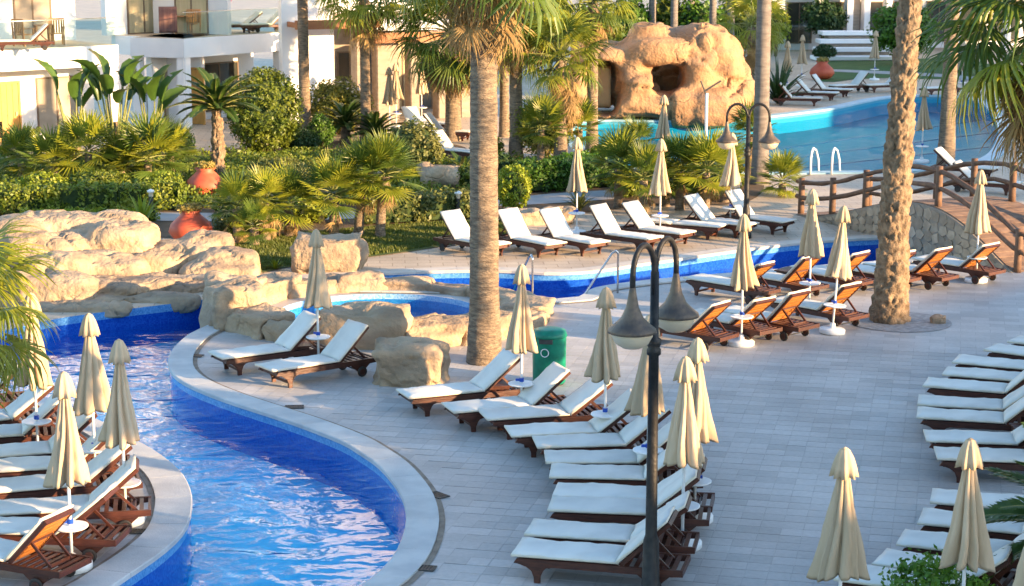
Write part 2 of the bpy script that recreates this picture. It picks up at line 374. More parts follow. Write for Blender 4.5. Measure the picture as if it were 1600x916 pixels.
FLOORB = M('pool_floor_tile', (.001, .42, .74), (.002, .49, .80), 9, .5, coords='World')
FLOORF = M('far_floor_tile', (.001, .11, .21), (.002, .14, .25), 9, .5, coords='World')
FLOORT = M('tub_floor_tile', (.02, .22, .50), (.04, .28, .56), 9, .5, coords='World')
def rect(name, x0, x1, y0, y1, z, mat): return struct(name, pmesh(name, [(x0, y0, z), (x1, y0, z), (x1, y1, z), (x0, y1, z)], [(0, 1, 2, 3)], mat))
rect('pool_floor', -31, 19, 5, 56, ZB, FLOORB)
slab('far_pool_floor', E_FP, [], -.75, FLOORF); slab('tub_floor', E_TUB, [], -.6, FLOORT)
WZ = -.40
rect('pool_water', -30, 18.5, 7, 55, WZ, WATER)
slab('far_pool_water', E_FP, [], -.14, WATERF); slab('tub_water', E_TUB, [], -.28, WATERT)
for k in range(4):       # lane lines on the far pool floor
    a = G(1190, 206 + k * 15, 0); b = G(1540, 160 + k * 20, 0)
    mb = MB().bar((a.x, a.y, -.74), (b.x, b.y, -.74), .45, .03); struct('lane_line', mb.mesh('lane_line', M('lane_tile%d' % k, (.003, .05, .16), rough=.4)))
coping('pool_coping', E_MAIN, .42, -1); coping('pool_coping', E_ISL, .48, -1, closed=True)
i0 = next(i for i, p in enumerate(E_FAR) if p.x > -5.2)
FARC = M('far_coping', (.50, .45, .38), (.58, .52, .44), 3, .7, .2, 30, coords='World')
coping('pool_coping', E_FAR[i0:], .40, 1, FARC, joint=False)
FPC = M('far_pool_lip', (.26, .44, .52), (.32, .50, .58), 3, .5, coords='World')
coping('far_pool_coping', E_FP, .5, -1, FPC, closed=True, joint=False, h=.05)

# individually laid paving slabs on the near deck and the island
ca, sa = math.cos(PAVE_ANG), math.sin(PAVE_ANG)
main_poly = [tuple(p) for p in offset(E_MAIN, -.56)] + [(40, 50), (40, 5), (-9, 13)]
isl_poly = [tuple(p) for p in offset(E_ISL, -.60, True)]
pit = G(1405, 503)
tiles = {'deck': [], 'island_deck': []}
g_ = .0045; TH = .0035
for row in range(20, 150):
    for colm in range(-60, 80):
        v0 = row * TILE_H; u0 = colm * TILE_W + (TILE_W * .5 if row % 2 else 0)   # same bond as the paving material
        cs = [(u * ca - v * sa, u * sa + v * ca) for u, v in ((u0 + g_, v0 + g_), (u0 + TILE_W - g_, v0 + g_), (u0 + TILE_W - g_, v0 + TILE_H - g_), (u0 + g_, v0 + TILE_H - g_))]
        cx = sum(c[0] for c in cs) / 4; cy = sum(c[1] for c in cs) / 4
        if cy < 18 or cy > 36 or abs(cx) > .275 * cy + .8: continue
        if (cx - tubc.x) ** 2 + (cy - tubc.y) ** 2 < 9 or (cx - pit.x) ** 2 + (cy - pit.y) ** 2 < 2.3: continue
        if all(inside(c, main_poly) for c in cs): tiles['deck'].append((cy, cs))
        elif all(inside(c, isl_poly) for c in cs): tiles['island_deck'].append((cy, cs))
DECKS = {'deck': bpy.data.objects['deck'], 'island_deck': bpy.data.objects['island_deck']}
def tile_geo(cs):
    rz = random.uniform(0, .0025); z0, z1 = .0015, TH + rz; e = .004
    cx = sum(c[0] for c in cs) / 4; cy = sum(c[1] for c in cs) / 4
    top = [(c[0] + (cx - c[0]) / max(.01, abs(cx - c[0]) + abs(cy - c[1])) * e, c[1] + (cy - c[1]) / max(.01, abs(cx - c[0]) + abs(cy - c[1])) * e) for c in cs]
    return [(c[0], c[1], z0) for c in cs] + [(c[0], c[1], z1) for c in top], [(4, 5, 6, 7), (0, 1, 5, 4), (1, 2, 6, 5), (2, 3, 7, 6), (3, 0, 4, 7)]
for nm, lim in (('deck', 300), ('island_deck', 120)):
    tl = sorted(tiles[nm], key=lambda t: t[0] + .002 * abs(t[1][0][0]))
    # those really in the frame first
    def infr(cs): return all(abs(c[0]) < .262 * c[1] and c[1] > 20.6 for c in cs)
    vis = [t for t in tl if infr(t[1])]; rest = [t for t in tl if not infr(t[1])]
    rest += vis[lim:]
    for cy, cs in vis[:lim]:
        v, f = tile_geo(cs); link('paving_slab', pmesh('paving_slab', v, f, PAVE), DECKS[nm])
    mb = MB()
    for cy, cs in rest: mb.add(*tile_geo(cs))
    if mb.v:
        o = link('paving_slabs', pmesh('paving_slabs', mb.v, mb.f, PAVE), DECKS[nm]); o['kind'] = 'stuff'

GRASS = M('lawn', (.055, .085, .012), (.12, .13, .025), 1.2, .9, .6, 60, coords='World')
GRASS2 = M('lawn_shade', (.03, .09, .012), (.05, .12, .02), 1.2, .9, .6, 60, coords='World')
SOIL = M('garden_soil', (.09, .055, .03), (.14, .09, .05), 2, .95, .7, 20, coords='World')
PATH = M('garden_path', (.33, .31, .29), (.40, .38, .36), 1.5, .8, .3, 20, coords='World')
slab('garden_bed', smooth_curve(gp([(-150, 345), (100, 352), (240, 372), (380, 372), (430, 378), (560, 362), (735, 345), (900, 335), (1010, 322), (1160, 318), (1190, 285), (1100, 278), (960, 272), (900, 255), (760, 250), (700, 225), (480, 222), (330, 236), (200, 240), (-150, 250)]), .6, True), [], .012, SOIL)
slab('lawn', smooth_curve(gp([(335, 395), (395, 372), (560, 356), (700, 346), (790, 345), (815, 352), (800, 368), (700, 384), (640, 394), (565, 404), (500, 412), (440, 420), (395, 430), (350, 425)]), .5, True), [], .02, GRASS)
slab('garden_path', smooth_curve(gp([(225, 345), (330, 347), (500, 345), (640, 338), (740, 326), (880, 318), (1000, 308), (990, 298), (860, 304), (700, 322), (560, 330), (330, 334), (230, 334)]), .5, True), [], .026, PATH)
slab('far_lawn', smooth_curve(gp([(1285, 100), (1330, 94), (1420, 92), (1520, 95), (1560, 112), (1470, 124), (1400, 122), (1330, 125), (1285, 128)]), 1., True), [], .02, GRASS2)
slab('far_path', smooth_curve(gp([(1290, 112), (1480, 122), (1560, 135), (1560, 130), (1480, 117), (1290, 109)]), 1., True), [], .03, PATH)
COB = M('pit_cobble', (.24, .23, .22), (.36, .345, .33), 9, .8, .9, 22, coords='World')
slab('tree_pit', [(pit.x + 1.05 * math.cos(a), pit.y + 1.05 * math.sin(a)) for a in [k * math.pi / 18 for k in range(36)]], [], .01, COB)

# ================================================================== FURNITURE
# ---- sun lounger: foot at x=0, head at x=2.1, width .66
def soft_box(x0, x1, y0, y1, z0, z1, seed, nx=14, ny=6, amp=.006, r=.03):
    bm = bmesh.new(); bmesh.ops.create_grid(bm, x_segments=nx, y_segments=ny, size=.5)
    top = [v for v in bm.verts]
    ret = bmesh.ops.extrude_face_region(bm, geom=bm.faces[:]); lo = [g for g in ret['geom'] if isinstance(g, bmesh.types.BMVert)]
    for v in top: v.co.z = .5
    for v in lo: v.co.z = -.5
    for v in bm.verts:
        x = x0 + (v.co.x + .5) * (x1 - x0); y = y0 + (v.co.y + .5) * (y1 - y0); z = z0 + (v.co.z + .5) * (z1 - z0)
        ex = min(x - x0, x1 - x); ey = min(y - y0, y1 - y); e = min(ex, ey)
        if v.co.z > 0:
            z -= max(0, (r - e) / r) ** 2 * r * .8
            z += amp * mnoise.noise(Vector((x * 3.5 + seed * 7, y * 4, seed))) * 2 + (amp * .8 * math.sin(x * 26 + seed) if ex > .06 else 0) * .5
        else: z += max(0, (r - e) / r) ** 2 * r * .5
        v.co = (x, y, z)
    bmesh.ops.recalc_face_normals(bm, faces=bm.faces)
    me = bpy.data.meshes.new('cushion'); bm.to_mesh(me); bm.free(); me.polygons.foreach_set('use_smooth', [True] * len(me.polygons))
    return me
HX = 1.30; BA = R(40); BL = .82; RZ0, RZ1 = .22, .315
def cushion(seed, back=False):
    me = soft_box(0, BL + .02, -.325, .325, .0, .07, seed, 10, 6, .009) if back else soft_box(-.05, HX - .01, -.325, .325, .0, .07, seed, amp=.010)
    me.materials.append(CUSH); return me
SEAT = [cushion(k) for k in range(4)]; BACK = [cushion(k + 10, True) for k in range(3)]
for me, (a, b) in [(m, (-.05, HX - .01)) for m in SEAT] + [(m, (0, BL + .02)) for m in BACK]:   # darker piping side strip
    me.materials.append(CUSHE)
    for p in me.polygons:
        if abs(p.normal.z) < .35: p.material_index = 1
railm = MB().prism([(0, .255), (.04, RZ1), (2.1, RZ1), (2.1, .235), (1.95, .225), (.45, .225), (.36, .2), (.14, .22), (.06, .25)], 'y', -.018, .018).mesh('side_rail', WOOD)
legm = MB().prism([(.12, .23), (.43, .23), (.37, .17), (.335, .09), (.33, 0), (.255, 0), (.25, .08), (.22, .16)], 'y', -.022, .022).mesh('leg', WOOD, bevel=.006)
brm = MB().prism([(1.52, .23), (1.95, .23), (1.86, .15), (1.80, .09), (1.70, .08), (1.62, .15)], 'y', -.02, .02).mesh('wheel_bracket', WOOD, bevel=.006)
whm = MB().lathe([(.085, -.018), (.095, -.012), (.095, .012), (.085, .018)], 20).mesh('wheel', RUBBER)
hubm = MB().lathe([(.055, -.026), (.06, -.02), (.06, .02), (.055, .026)], 14).mesh('hub', WOOD)
axm = MB().tube([(1.75, -.34, .098), (1.75, .34, .098)], .012, 8).mesh('axle', DARKM)
strm = MB().box(.28, .31, -.29, .29, .07, .11).mesh('stretcher', WOOD)
fbm = MB().box(.05, .09, -.3, .3, .235, .305).mesh('foot_board', WOOD)
hbm = MB().box(2.06, 2.1, -.3, .3, .235, .305).mesh('head_board', WOOD)
slm = MB().box(-.028, .028, -.305, .305, .288, .308).mesh('slat', WOOD)
pnm = MB().box(.1, HX, -.305, .305, .318, .322).mesh('seat_board', WOOD)
bfm = MB()
for s in (-1, 1): bfm.bar((0, s * .27, -.035), (BL, s * .27, -.035), .035, .05)
bfm.box(BL - .03, BL + .01, -.285, .285, -.06, -.01)
bfm = bfm.mesh('backrest_frame', WOOD)
bsm = MB().box(-.036, .036, -.25, .25, -.05, -.028).mesh('back_slat', WOODL)
prm = MB()
for s in (-1, 1): prm.bar((0, s * .2, 0), (.30, s * .2, -.30), .025, .035)
prm.bar((.02, -.2, -.02), (.02, .2, -.02), .025, .03).bar((.28, -.2, -.28), (.28, .2, -.28), .025, .03)
prm = prm.mesh('prop', WOOD)
LN = [0]
def lounger(p, ang, label, group, flat=False, back=None, detail=2, z=0.):
    """p: foot centre on the ground, ang: heading foot->head"""
    k = LN[0]; LN[0] += 1; ang += R(random.uniform(-2.5, 2.5))
    t = thing('sun_lounger', label, 'sun lounger', (p[0], p[1], z), ang, group)
    for s in (-1, 1):
        link('side_rail', railm, t, (0, s * .31, 0)); link('leg', legm, t, (0, s * .288, 0)); link('leg', brm, t, (0, s * .285, 0)).name = 'wheel_bracket'
        wh = link('wheel', whm, t, (1.75, s * .33, .098), (math.pi / 2, 0, 0))
        if detail > 1: link('hub', hubm, wh)
    link('axle', axm, t); link('stretcher', strm, t); link('foot_board', fbm, t); link('head_board', hbm, t); link('seat_board', pnm, t)
    for q in range(6 if detail else 0): link('slat', slm, t, (1.40 + q * .115, 0, 0))
    link('seat_cushion', SEAT[k % 4], t, (random.uniform(-.02, .02), random.uniform(-.012, .012), .322), (0, 0, R(random.uniform(-1, 1))))
    a = 0 if flat else ((back if back is not None else BA) + R(random.uniform(-4, 4)))
    b = link('backrest', bfm, t, (HX, 0, .335 if not flat else .39), (0, -a, 0))
    if detail:
        for q in range(8): link('back_slat', bsm, b, (.06 + q * .1, 0, 0))
    link('back_cushion', BACK[k % 3], t, (HX, 0, .325), (0, -a, 0))
    if not flat and detail: link('prop', prm, t, (HX + .42 * math.cos(a), 0, .30 + .42 * math.sin(a)))
    return t
def by_near(pf, ph, z=.36, side=1):
    """pixels of the near edge at the foot and at the hinge -> foot centre and heading"""
    a = G(*pf, z); b = G(*ph, z); d = (b - a); d.z = 0; an = math.atan2(d.y, d.x); d.normalize()
    n = Vector((-d.y, d.x, 0)) * side
    return a + n * .325 + d * .05, an
def by_head(px, ang_deg, z=.28):
    a = G(*px, z); an = R(ang_deg); return a - Vector((math.cos(an), math.sin(an), 0)) * 2.1, an
def by_foot(px, ang_deg, z=.38): return G(*px, z), R(ang_deg)

rowA = [((795, 866), (954, 880)), ((820, 835), (974, 846)), ((852, 797), (1006, 805)), ((865, 775), (1009, 781)), ((859, 745), (1000, 747)), ((852, 723), (990, 723.5)), ((838, 699), (968, 696)), ((799, 682), (923, 677)), ((763, 656), (876, 649)), ((710, 645), (818, 634)), ((638, 622), (746, 611))]
for i, (a, b) in enumerate(rowA):
    p, an = by_near(a, b)
    lounger(p, an, f'{ORD[i]} white lounger from the tall lamp post in the row curving beside the pool', 'loungers curving along the pool edge')
for i, (a, b) in enumerate([((427, 580), (518, 566.5)), ((347, 560.5), (439, 549))]):
    p, an = by_near(a, b)
    lounger(p, an, ['white lounger on the pool point, beside the rounded boulder', 'white lounger on the pool point, beside the rocks of the hot tub'][i], 'pair of loungers on the pool point', back=R(46))
rowC = [((1300, 905), (1390, 918)), ((1363, 882), (1500, 902)), ((1403, 850.5), (1511, 862)), ((1432, 817), (1560, 829)), ((1451, 785), (1600, 797)), ((1464, 717), (1600, 721)), ((1447, 689), (1581, 693)), ((1432, 652), (1568, 660.8)), ((1434, 632), (1564, 640)), ((1443, 603), (1566, 613)), ((1473, 585.5), (1573, 594)), ((1485, 566), (1596, 577)), ((1538, 547), (1600, 555)), ((1573, 534), (1640, 542))]
for i, (a, b) in enumerate(rowC):
    p, an = by_near(a, b)
    lounger(p, an, f'{ORD[i]} white lounger from the leafy green shrub in the row across the paved deck', 'loungers across the paved deck')
rowD = [((93, 899), .16), ((176, 852), .05), ((237, 799), -.06), ((223, 760), -.08), ((205, 733), -.06), ((170, 708), -.08), ((122, 681), -.07), ((100, 655), -.10), ((50, 628), -.1)]
for i, (h, s) in enumerate(rowD):
    a = G(*h, .28); b = G(h[0] - 100, h[1] - 100 * s, .28); d = a - b; an = math.atan2(d.y, d.x); d.normalize()
    n = Vector((-d.y, d.x, 0)); p = a - d * 2.1 + n * .33; p.z = 0
    lab = 'island lounger with sunlit orange backrest next to the umbrella with round tray' if i == 0 else f'{ORD[i - 1]} lounger beyond the sunlit orange one on the round island'
    lounger(p, an, lab, 'loungers on the round island', back=R(44) if i == 0 else None)
rowE = [((1346, 495), -46), ((1263, 512), -47), ((1208, 517), -47), ((1136, 528), -42)]
for i, (h, s) in enumerate(rowE):
    p, an = by_head(h, s); lounger(p, an, f'{ORD[i]} sunlit orange-backed lounger from the knobbly palm in the front row of four', 'orange-backed loungers by the knobbly palm', back=R(44))
rowE2 = [((1562, 425), -46), ((1487, 434), -46), ((1428, 437), -46), ((1355, 442), -46), ((1283, 449), -46), ((1203, 457), -46)]
for i, (h, s) in enumerate(rowE2):
    p, an = by_head(h, s); lounger(p, an, f'{ORD[i]} lounger from the bridge in the brown-backed row beside the water', 'brown-backed loungers beside the water', back=R(43))
rowF = [((782, 380), 132), ((868, 379), 132), ((936, 377), 132), ((1023, 370), 139), ((1075, 362), 141), ((1129, 351), 152), ((1174, 349), 140), ((1232, 344), 140)]
for i, (h, s) in enumerate(rowF):
    p, an = by_foot(h, s)
    lounger(p, an, 'flat white lounger lying level on the sunny far pool bank' if i == 5 else f'{ORD[i - (i > 5)]} raised white lounger from the thick palm trunk on the sunny far bank', 'loungers on the sunny far bank', flat=(i == 5), back=R(50), detail=1)
rowG = [((1283, 152), 168, 0), ((1309, 144), 160, 0), ((1330, 139), 155, 0), ((1300, 133), 25, 0), ((1353, 132), 25, 0), ((1442, 137), 25, 0)]
for i, (h, s, f) in enumerate(rowG):
    p, an = by_foot(h, s)
    lab = (f'{ORD[i]} far lounger from the poolside edge near the dark yucca, backrest toward the red pot' if i < 3 else f'{ORD[i - 3]} shaded lounger from the red pot facing the far pool lawn')
    lounger(p, an, lab, 'loungers around the far pool', back=R(48), detail=1)
rowH = [((668, 196), 115), ((700, 192), 150), ((738, 204), 160), ((745, 236), 140)]
for i, (h, s) in enumerate(rowH):
    p, an = by_foot(h, s); lounger(p, an, f'{ORD[i]} sunny lounger from the twin closed umbrellas behind the garden shrubs', 'loungers behind the garden shrubs', back=R(45), detail=1)
p, an = by_foot((1592, 285), 150); lounger(p, an, 'white lounger behind the rustic bridge railing under the straw palm', 'loungers behind the bridge', back=R(42), detail=1)
p, an = by_foot((1556, 262), 150); lounger(p, an, 'second white lounger behind the bridge rail, beyond the first', 'loungers behind the bridge', back=R(42), detail=1)

# ---- low teak side table
ttop = MB()
for k in range(5): ttop.box(-.24, .24, -.24 + k * .098, -.152 + k * .098, .33, .355)
ttop = ttop.mesh('table_top', WOOD, bevel=.004)
tap = MB().box(-.21, .21, -.21, -.19, .26, .329).box(-.21, .21, .19, .21, .26, .329).box(-.21, -.19, -.188, .188, .26, .329).box(.19, .21, -.188, .188, .26, .329).mesh('apron', WOOD)
tleg = MB().box(-.025, .025, -.025, .025, 0, .329).mesh('leg', WOOD)
def side_table(p, rz, label, s=1.):
    t = thing('side_table', label, 'table', p, rz, 'low teak side tables', scale=s)
    link('table_top', ttop, t); link('apron', tap, t)
    for x in (-1, 1):
        for y in (-1, 1): link('leg', tleg, t, (x * .18, y * .18, 0))
side_table(G(772, 632), R(12), 'small dark teak table behind the lounger beside the boulder', 1.05)
side_table(G(462, 568), R(15), 'small teak table between the two loungers on the pool point', 1.05)
side_table(G(1238, 452), R(-40), 'low teak table among the brown-backed loungers beside the water', 1.25)
side_table(G(1163, 512), R(-45), 'orange-lit low teak table beside the umbrella at the sunlit loungers', 1.)
side_table(G(1608, 706), R(0), 'small slatted teak table at the row across the paved deck', 1.1)

# ---- closed umbrella
def canopy(seed, gape=0.):
    rnd = random.Random(seed); nz, nt_ = 34, 88; vs = []; fs = []
    ph = [rnd.uniform(0, 6.28) for _ in range(8)]; am = [rnd.uniform(.75, 1.25) for _ in range(8)]
    for i in range(nz):
        t = i / (nz - 1); z = 2.40 - t * 1.24
        Rr = .035 + .222 * t ** .82
        for k in range(nt_):
            a = 2 * math.pi * k / nt_; f8 = (a * 8 / (2 * math.pi) + .35 * t * math.sin(ph[0]) + .12 * math.sin(2 * a + ph[1])) % 1.
            sec = int(a * 8 / (2 * math.pi)) % 8
            fold = 1 - (abs(f8 - .5) * 2) ** 1.7 * (.9 + .5 * math.sin(ph[7] + sec * 2.1))        # rounded pleats, sharp valleys
            r = Rr * (.52 + .60 * fold * am[sec] * (.45 + .55 * t))
            r += Rr * .13 * t * mnoise.noise(Vector((math.cos(a) * 2.2 + seed, math.sin(a) * 2.2, z * 2.2))) + Rr * .05 * mnoise.noise(Vector((math.cos(a) * 6 + seed, math.sin(a) * 6, z * 7)))
            r *= 1 + .10 * math.sin(a + ph[2]) * t + .05 * math.sin(3 * a + ph[3] + 3 * t)
            if gape: r *= 1 + gape * max(0, math.cos(a - ph[4])) ** 3 * max(0, t - .45) * 1.6
            zz = z - (.035 * fold * am[sec] + .03 * math.sin(a * 2 + ph[5])) * t ** 3
            aa = a + .14 * math.sin(5 * t + ph[6]) * t
            vs.append((r * math.cos(aa), r * math.sin(aa), zz))
    for i in range(nz - 1):
        for k in range(nt_): fs.append((i * nt_ + k, i * nt_ + (k + 1) % nt_, (i + 1) * nt_ + (k + 1) % nt_, (i + 1) * nt_ + k))
    o2 = len(vs)
    for k in range(nt_): vs.append((.022 * math.cos(2 * math.pi * k / nt_), .022 * math.sin(2 * math.pi * k / nt_), 1.42))   # inner lining
    for k in range(nt_): fs.append(((nz - 1) * nt_ + k, (nz - 1) * nt_ + (k + 1) % nt_, o2 + (k + 1) % nt_, o2 + k))
    me = pmesh('canopy', vs, fs, CANV, True); return me
def vent(seed):
    rnd = random.Random(seed); n = 40; vs = []; fs = []; pr = [(.03, 2.54), (.055, 2.525), (.085, 2.44), (.112, 2.34), (.135, 2.255), (.10, 2.262)]; ph = rnd.uniform(0, 6)
    for j, (r, z) in enumerate(pr):
        for k in range(n):
            a = 2 * math.pi * k / n; q = abs(((a * 8 / 6.2832 + ph) % 1) - .5) * 2
            rr = r * (1 + (.42 * (q - .5) if j > 1 else 0)); vs.append((rr * math.cos(a), rr * math.sin(a), z - (.03 * q if j >= 4 else 0)))
    for j in range(len(pr) - 1):
        for k in range(n): fs.append((j * n + k, j * n + (k + 1) % n, (j + 1) * n + (k + 1) % n, (j + 1) * n + k))
    fs.append(tuple(range(n))); return pmesh('vent_cap', vs, fs, CANV, True)
CAN = [canopy(3), canopy(11), canopy(23), canopy(31), canopy(47, .3), canopy(59, .25)]; VEN = [vent(1), vent(2), vent(3)]
POLE = MB().tube([(0, 0, .06), (0, 0, 2.5)], .021, 10).mesh('pole', WHITEP, True)
FIN = MB().lathe([(.012, 2.53), (.028, 2.538), (.02, 2.55), (.004, 2.556)], 12).mesh('finial', CANV, True)
BASE = MB().lathe([(.24, 0), (.255, .015), (.255, .085), (.235, .105), (.06, .112), (.05, .2), (.035, .21)], 28).mesh('base', WHITEP, True)
TRAY = MB().lathe([(.03, .535), (.205, .545), (.222, .56), (.222, .575), (.205, .572), (.03, .57)], 28).mesh('tray', WHITEP, True)
CLIP = MB().lathe([(.024, .60), (.04, .60), (.04, .66), (.024, .66)], 10).box(.03, .10, -.015, .015, .61, .65).mesh('clip', BLUEP)
UN = [0]
def umbrella(p, label, can=None, tray=True, tilt=(0, 0), scale=1.):
    k = UN[0]; UN[0] += 1
    t = thing('closed_umbrella', label, 'umbrella', (p[0], p[1], p[2] + .004), 0, 'closed cream beach umbrellas', scale=scale); t.rotation_euler = (tilt[0], tilt[1], 0)
    rz = random.uniform(0, 6.28)
    c = link('canopy', CAN[can if can is not None else k % 4], t, rot=(0, 0, rz)); link('vent_cap', VEN[k % 3], t, rot=(0, 0, rz * 1.7))
    link('pole', POLE, t); link('finial', FIN, t); link('base', BASE, t)
    if tray: link('tray', TRAY, t); link('clip', CLIP, t, rot=(0, 0, rz))
U = [((113, 890), 'closed cream umbrella with round white tray beside the orange-backed island lounger', {}),
     ((150, 761), 'sunlit closed umbrella in the middle of the island loungers', {}),
     ((197, 818), 'shaded greyish closed umbrella at the head of the island loungers', {}),
     ((60, 715), 'sunlit closed umbrella on the island behind the hanging palm fronds', {}),
     ((498, 574), 'shaded closed umbrella behind the pair of loungers on the pool point', {}),
     ((815, 652), 'sunlit closed umbrella in front of the green bin', {}),
     ((945, 703), 'closed umbrella standing alone between the green bin and the tall lamp post', {}),
     ((1012, 763), 'shaded closed umbrella half hidden behind the tall lamp post', {}),
     ((1085, 815), 'closed umbrella just behind the one with the blue clip tray', {}),
     ((1066, 856), 'half sunlit closed umbrella with white tray and blue clip by the lounger heads', {}),
     ((1158, 540), 'sunlit closed umbrella on white drum base beside the orange-backed loungers', {}),
     ((1264, 484), 'closed umbrella with round tray at the low teak table beside the water', {}),
     ((1300, 521), 'leaning closed umbrella on white drum base beside the knobbly palm', {'tilt': (0, R(3.5))}),
     ((1525, 441), 'closed umbrella with blue clip tray in front of the bridge', {}),
     ((901, 367), 'sunlit closed umbrella with white tray behind the far bank loungers', {}),
     ((1031, 371), 'closed umbrella behind the flat lounger on the far bank', {}),
     ((1141, 358), 'closed umbrella with striped shadow next to the smaller lamp post', {}),
     ((1036, 272), 'closed umbrella among the palms in front of the grotto pool', {}),
     ((1440, 255), 'closed umbrella at the far pool edge behind the bridge railing', {}),
     ((1252, 136), 'closed umbrella nearest the red pot by the far pool', {}),
     ((1229, 150), 'closed umbrella behind the dark yucca by the far pool', {}),
     ((1366, 126), 'lone closed umbrella standing before the white garden steps', {}),
     ((1502, 148), 'closed umbrella behind the straw-skirted palm fronds', {}),
     ((619, 200), 'rear one of twin closed umbrellas behind the garden shrubs', {}),
     ((609, 209), 'front one of twin closed umbrellas behind the garden shrubs', {}),
     ((659, 190), 'sunlit closed umbrella beside the twin umbrellas behind the shrubs', {}),
     ((1308, 1056), 'closed umbrella with only its tip sunlit at the end of the deck row', {'can': 4}),
     ((1500, 1036), 'closed umbrella with loose gaping cloth above the leafy shrub', {'can': 5}),
     ((1612, 1100), 'closed umbrella at the frame edge beside the hanging dark palm frond', {})]
for p, lab, kw in U: umbrella(G(*p), lab, **kw)

# ---- double-armed lamp posts
def lamp_post(p, label, hgt, rz):
    t = thing('lamp_post', label, 'lamp post', p, rz, 'double-armed lamp posts')
    prof = [(.15, 0), (.15, .12), (.11, .16), (.095, .75), (.072, .82), (.064, hgt * .45), (.06, hgt - 1.35), (.085, hgt - 1.33), (.085, hgt - 1.27), (.068, hgt - 1.25), (.085, hgt - 1.21), (.085, hgt - 1.15), (.055, hgt - 1.13), (.05, hgt - .35)]
    link('post', MB().lathe(prof, 20).mesh('post', IRON, True), t)
    for s in (-1, 1):
        c = Vector((s * .28, 0, hgt - .33)); path = [Vector((s * .02, 0, hgt - .62))]
        for k in range(13):
            a = math.pi - k * math.pi / 12; path.append(c + Vector((s * math.cos(a) * .26, 0, .33 * math.sin(a))))
        path.append(c + Vector((s * .26, 0, -.25)))
        link('arm', MB().tube(path, .034, 10).mesh('arm', IRON, True), t)
        bx = s * .54; bz = hgt - .5
        lh = link('lamp_bell', MB().lathe([(.035, .05), (.05, -.05), (.075, -.18), (.13, -.30), (.21, -.38), (.275, -.43), (.285, -.47), (.27, -.475), (.24, -.46)], 28, cap=False).mesh('lamp_bell', BRONZE, True), t, (bx, 0, bz))
        link('lamp_bowl', MB().lathe([(.245, -.462), (.235, -.52), (.19, -.60), (.11, -.65), (.01, -.665)], 28).mesh('lamp_bowl', GLASSB, True), lh)
    link('finial', MB().lathe([(.03, hgt - .36), (.045, hgt - .3), (.02, hgt - .24), (.03, hgt - .2), (.003, hgt - .08)], 14).mesh('finial', IRON, True), t)
lamp_post(G(1016, 938), 'tall dark double-armed lamp post with bell lamps beside the curved lounger row', 4.36, R(58))
lamp_post(G(1165, 372), 'smaller double-armed lamp post on the far bank by the umbrellas', 3.45, R(-4))

# ---- litter bin
t = thing('litter_bin', 'tall green plastic litter bin behind the curved lounger row', 'bin', G(858, 600), R(20))
link('body', MB().lathe([(.27, .03), (.29, .06), (.30, .85), (.305, .87), (.29, .93), (.25, .95)], 28).mesh('body', GREENP, True), t)
link('foot', MB().lathe([(.25, 0), (.25, .029)], 24).mesh('foot', DARKM), t)
link('lid', MB().lathe([(.31, .86), (.315, .885), (.29, .97), (.2, 1.0), (.05, 1.01)], 28).mesh('lid', GREENP, True), t)
link('emblem', MB().tube([(.07 * math.cos(k * .5236), 0, .07 * math.sin(k * .5236)) for k in range(13)], .008, 6).mesh('emblem', WHITEP), t, (-.18, -.245, .62), (0, 0, R(-35)))
link('slot', MB().box(-.12, .12, -.012, .01, -.04, .04).mesh('slot', DARKM), t, (-.16, -.25, .82), (0, 0, R(-33)))

# ---- pool handrails
def handrail(a, b, label, h=.95, m=STEEL, cat='handrail'):
    a = Vector(a); b = Vector(b); d = (b - a); d.z = 0
    path = [b + Vector((0, 0, -1.0)), b + Vector((0, 0, .05))]
    # lower end rises on a long slope to the upper end, then bends down to the deck
    pts = [b + Vector((0, 0, -.55)), b + d * -.06 + Vector((0, 0, -.15)), a - d * -.16 + Vector((0, 0, h - .07)), a - d * -.06 + Vector((0, 0, h)), a + Vector((0, 0, h - .06)), a + Vector((0, 0, h - .2)), a]
    sm = []
    for i in range(len(pts) - 1):
        for k in range(4): sm.append(pts[i].lerp(pts[i + 1], k / 4))
    sm.append(pts[-1])
    o = link('handrail', MB().tube(sm, .024, 8).mesh('handrail', m, True)); tag(o, label, cat, 'pool handrails')
handrail(G(832, 467), G(797, 449), 'steel handrail at the pool steps beside the thick palm')
handrail(G(965, 458), G(902, 462), 'steel handrail at the pool steps behind the lone umbrella')
for x, lab in ((1264, 'white hooped ladder rail at the far pool, beside the lamp bell'), (1297, 'white hooped ladder rail at the far pool, beside the rustic railing')):
    a = G(x, 271); tag(link('ladder_rail', MB().tube([a + Vector(q) for q in ((0, -.3, 0), (0, -.3, .55), (.05, -.2, .75), (.12, 0, .82), (.25, .25, .72), (.35, .4, .4), (.45, .5, -.8))], .035, 8).mesh('ladder_rail', WHITEP, True)), lab, 'ladder rail', 'far pool ladder rails')
a = G(1102, 268); t = thing('shower_pole', 'slim white shower pole standing before the grotto pool', 'pole', a)
link('pole', MB().tube([(0, 0, 0), (0, 0, 2.55)], .05, 10).mesh('pole', WHITEP, True), t)
link('shower_arm', MB().tube([(0, 0, 2.45), (-.12, 0, 2.75), (-.2, 0, 2.95)], .025, 8).bar((-.1, 0, 2.6), (.45, 0, 2.95), .05, .06).mesh('shower_arm', DARKM), t)

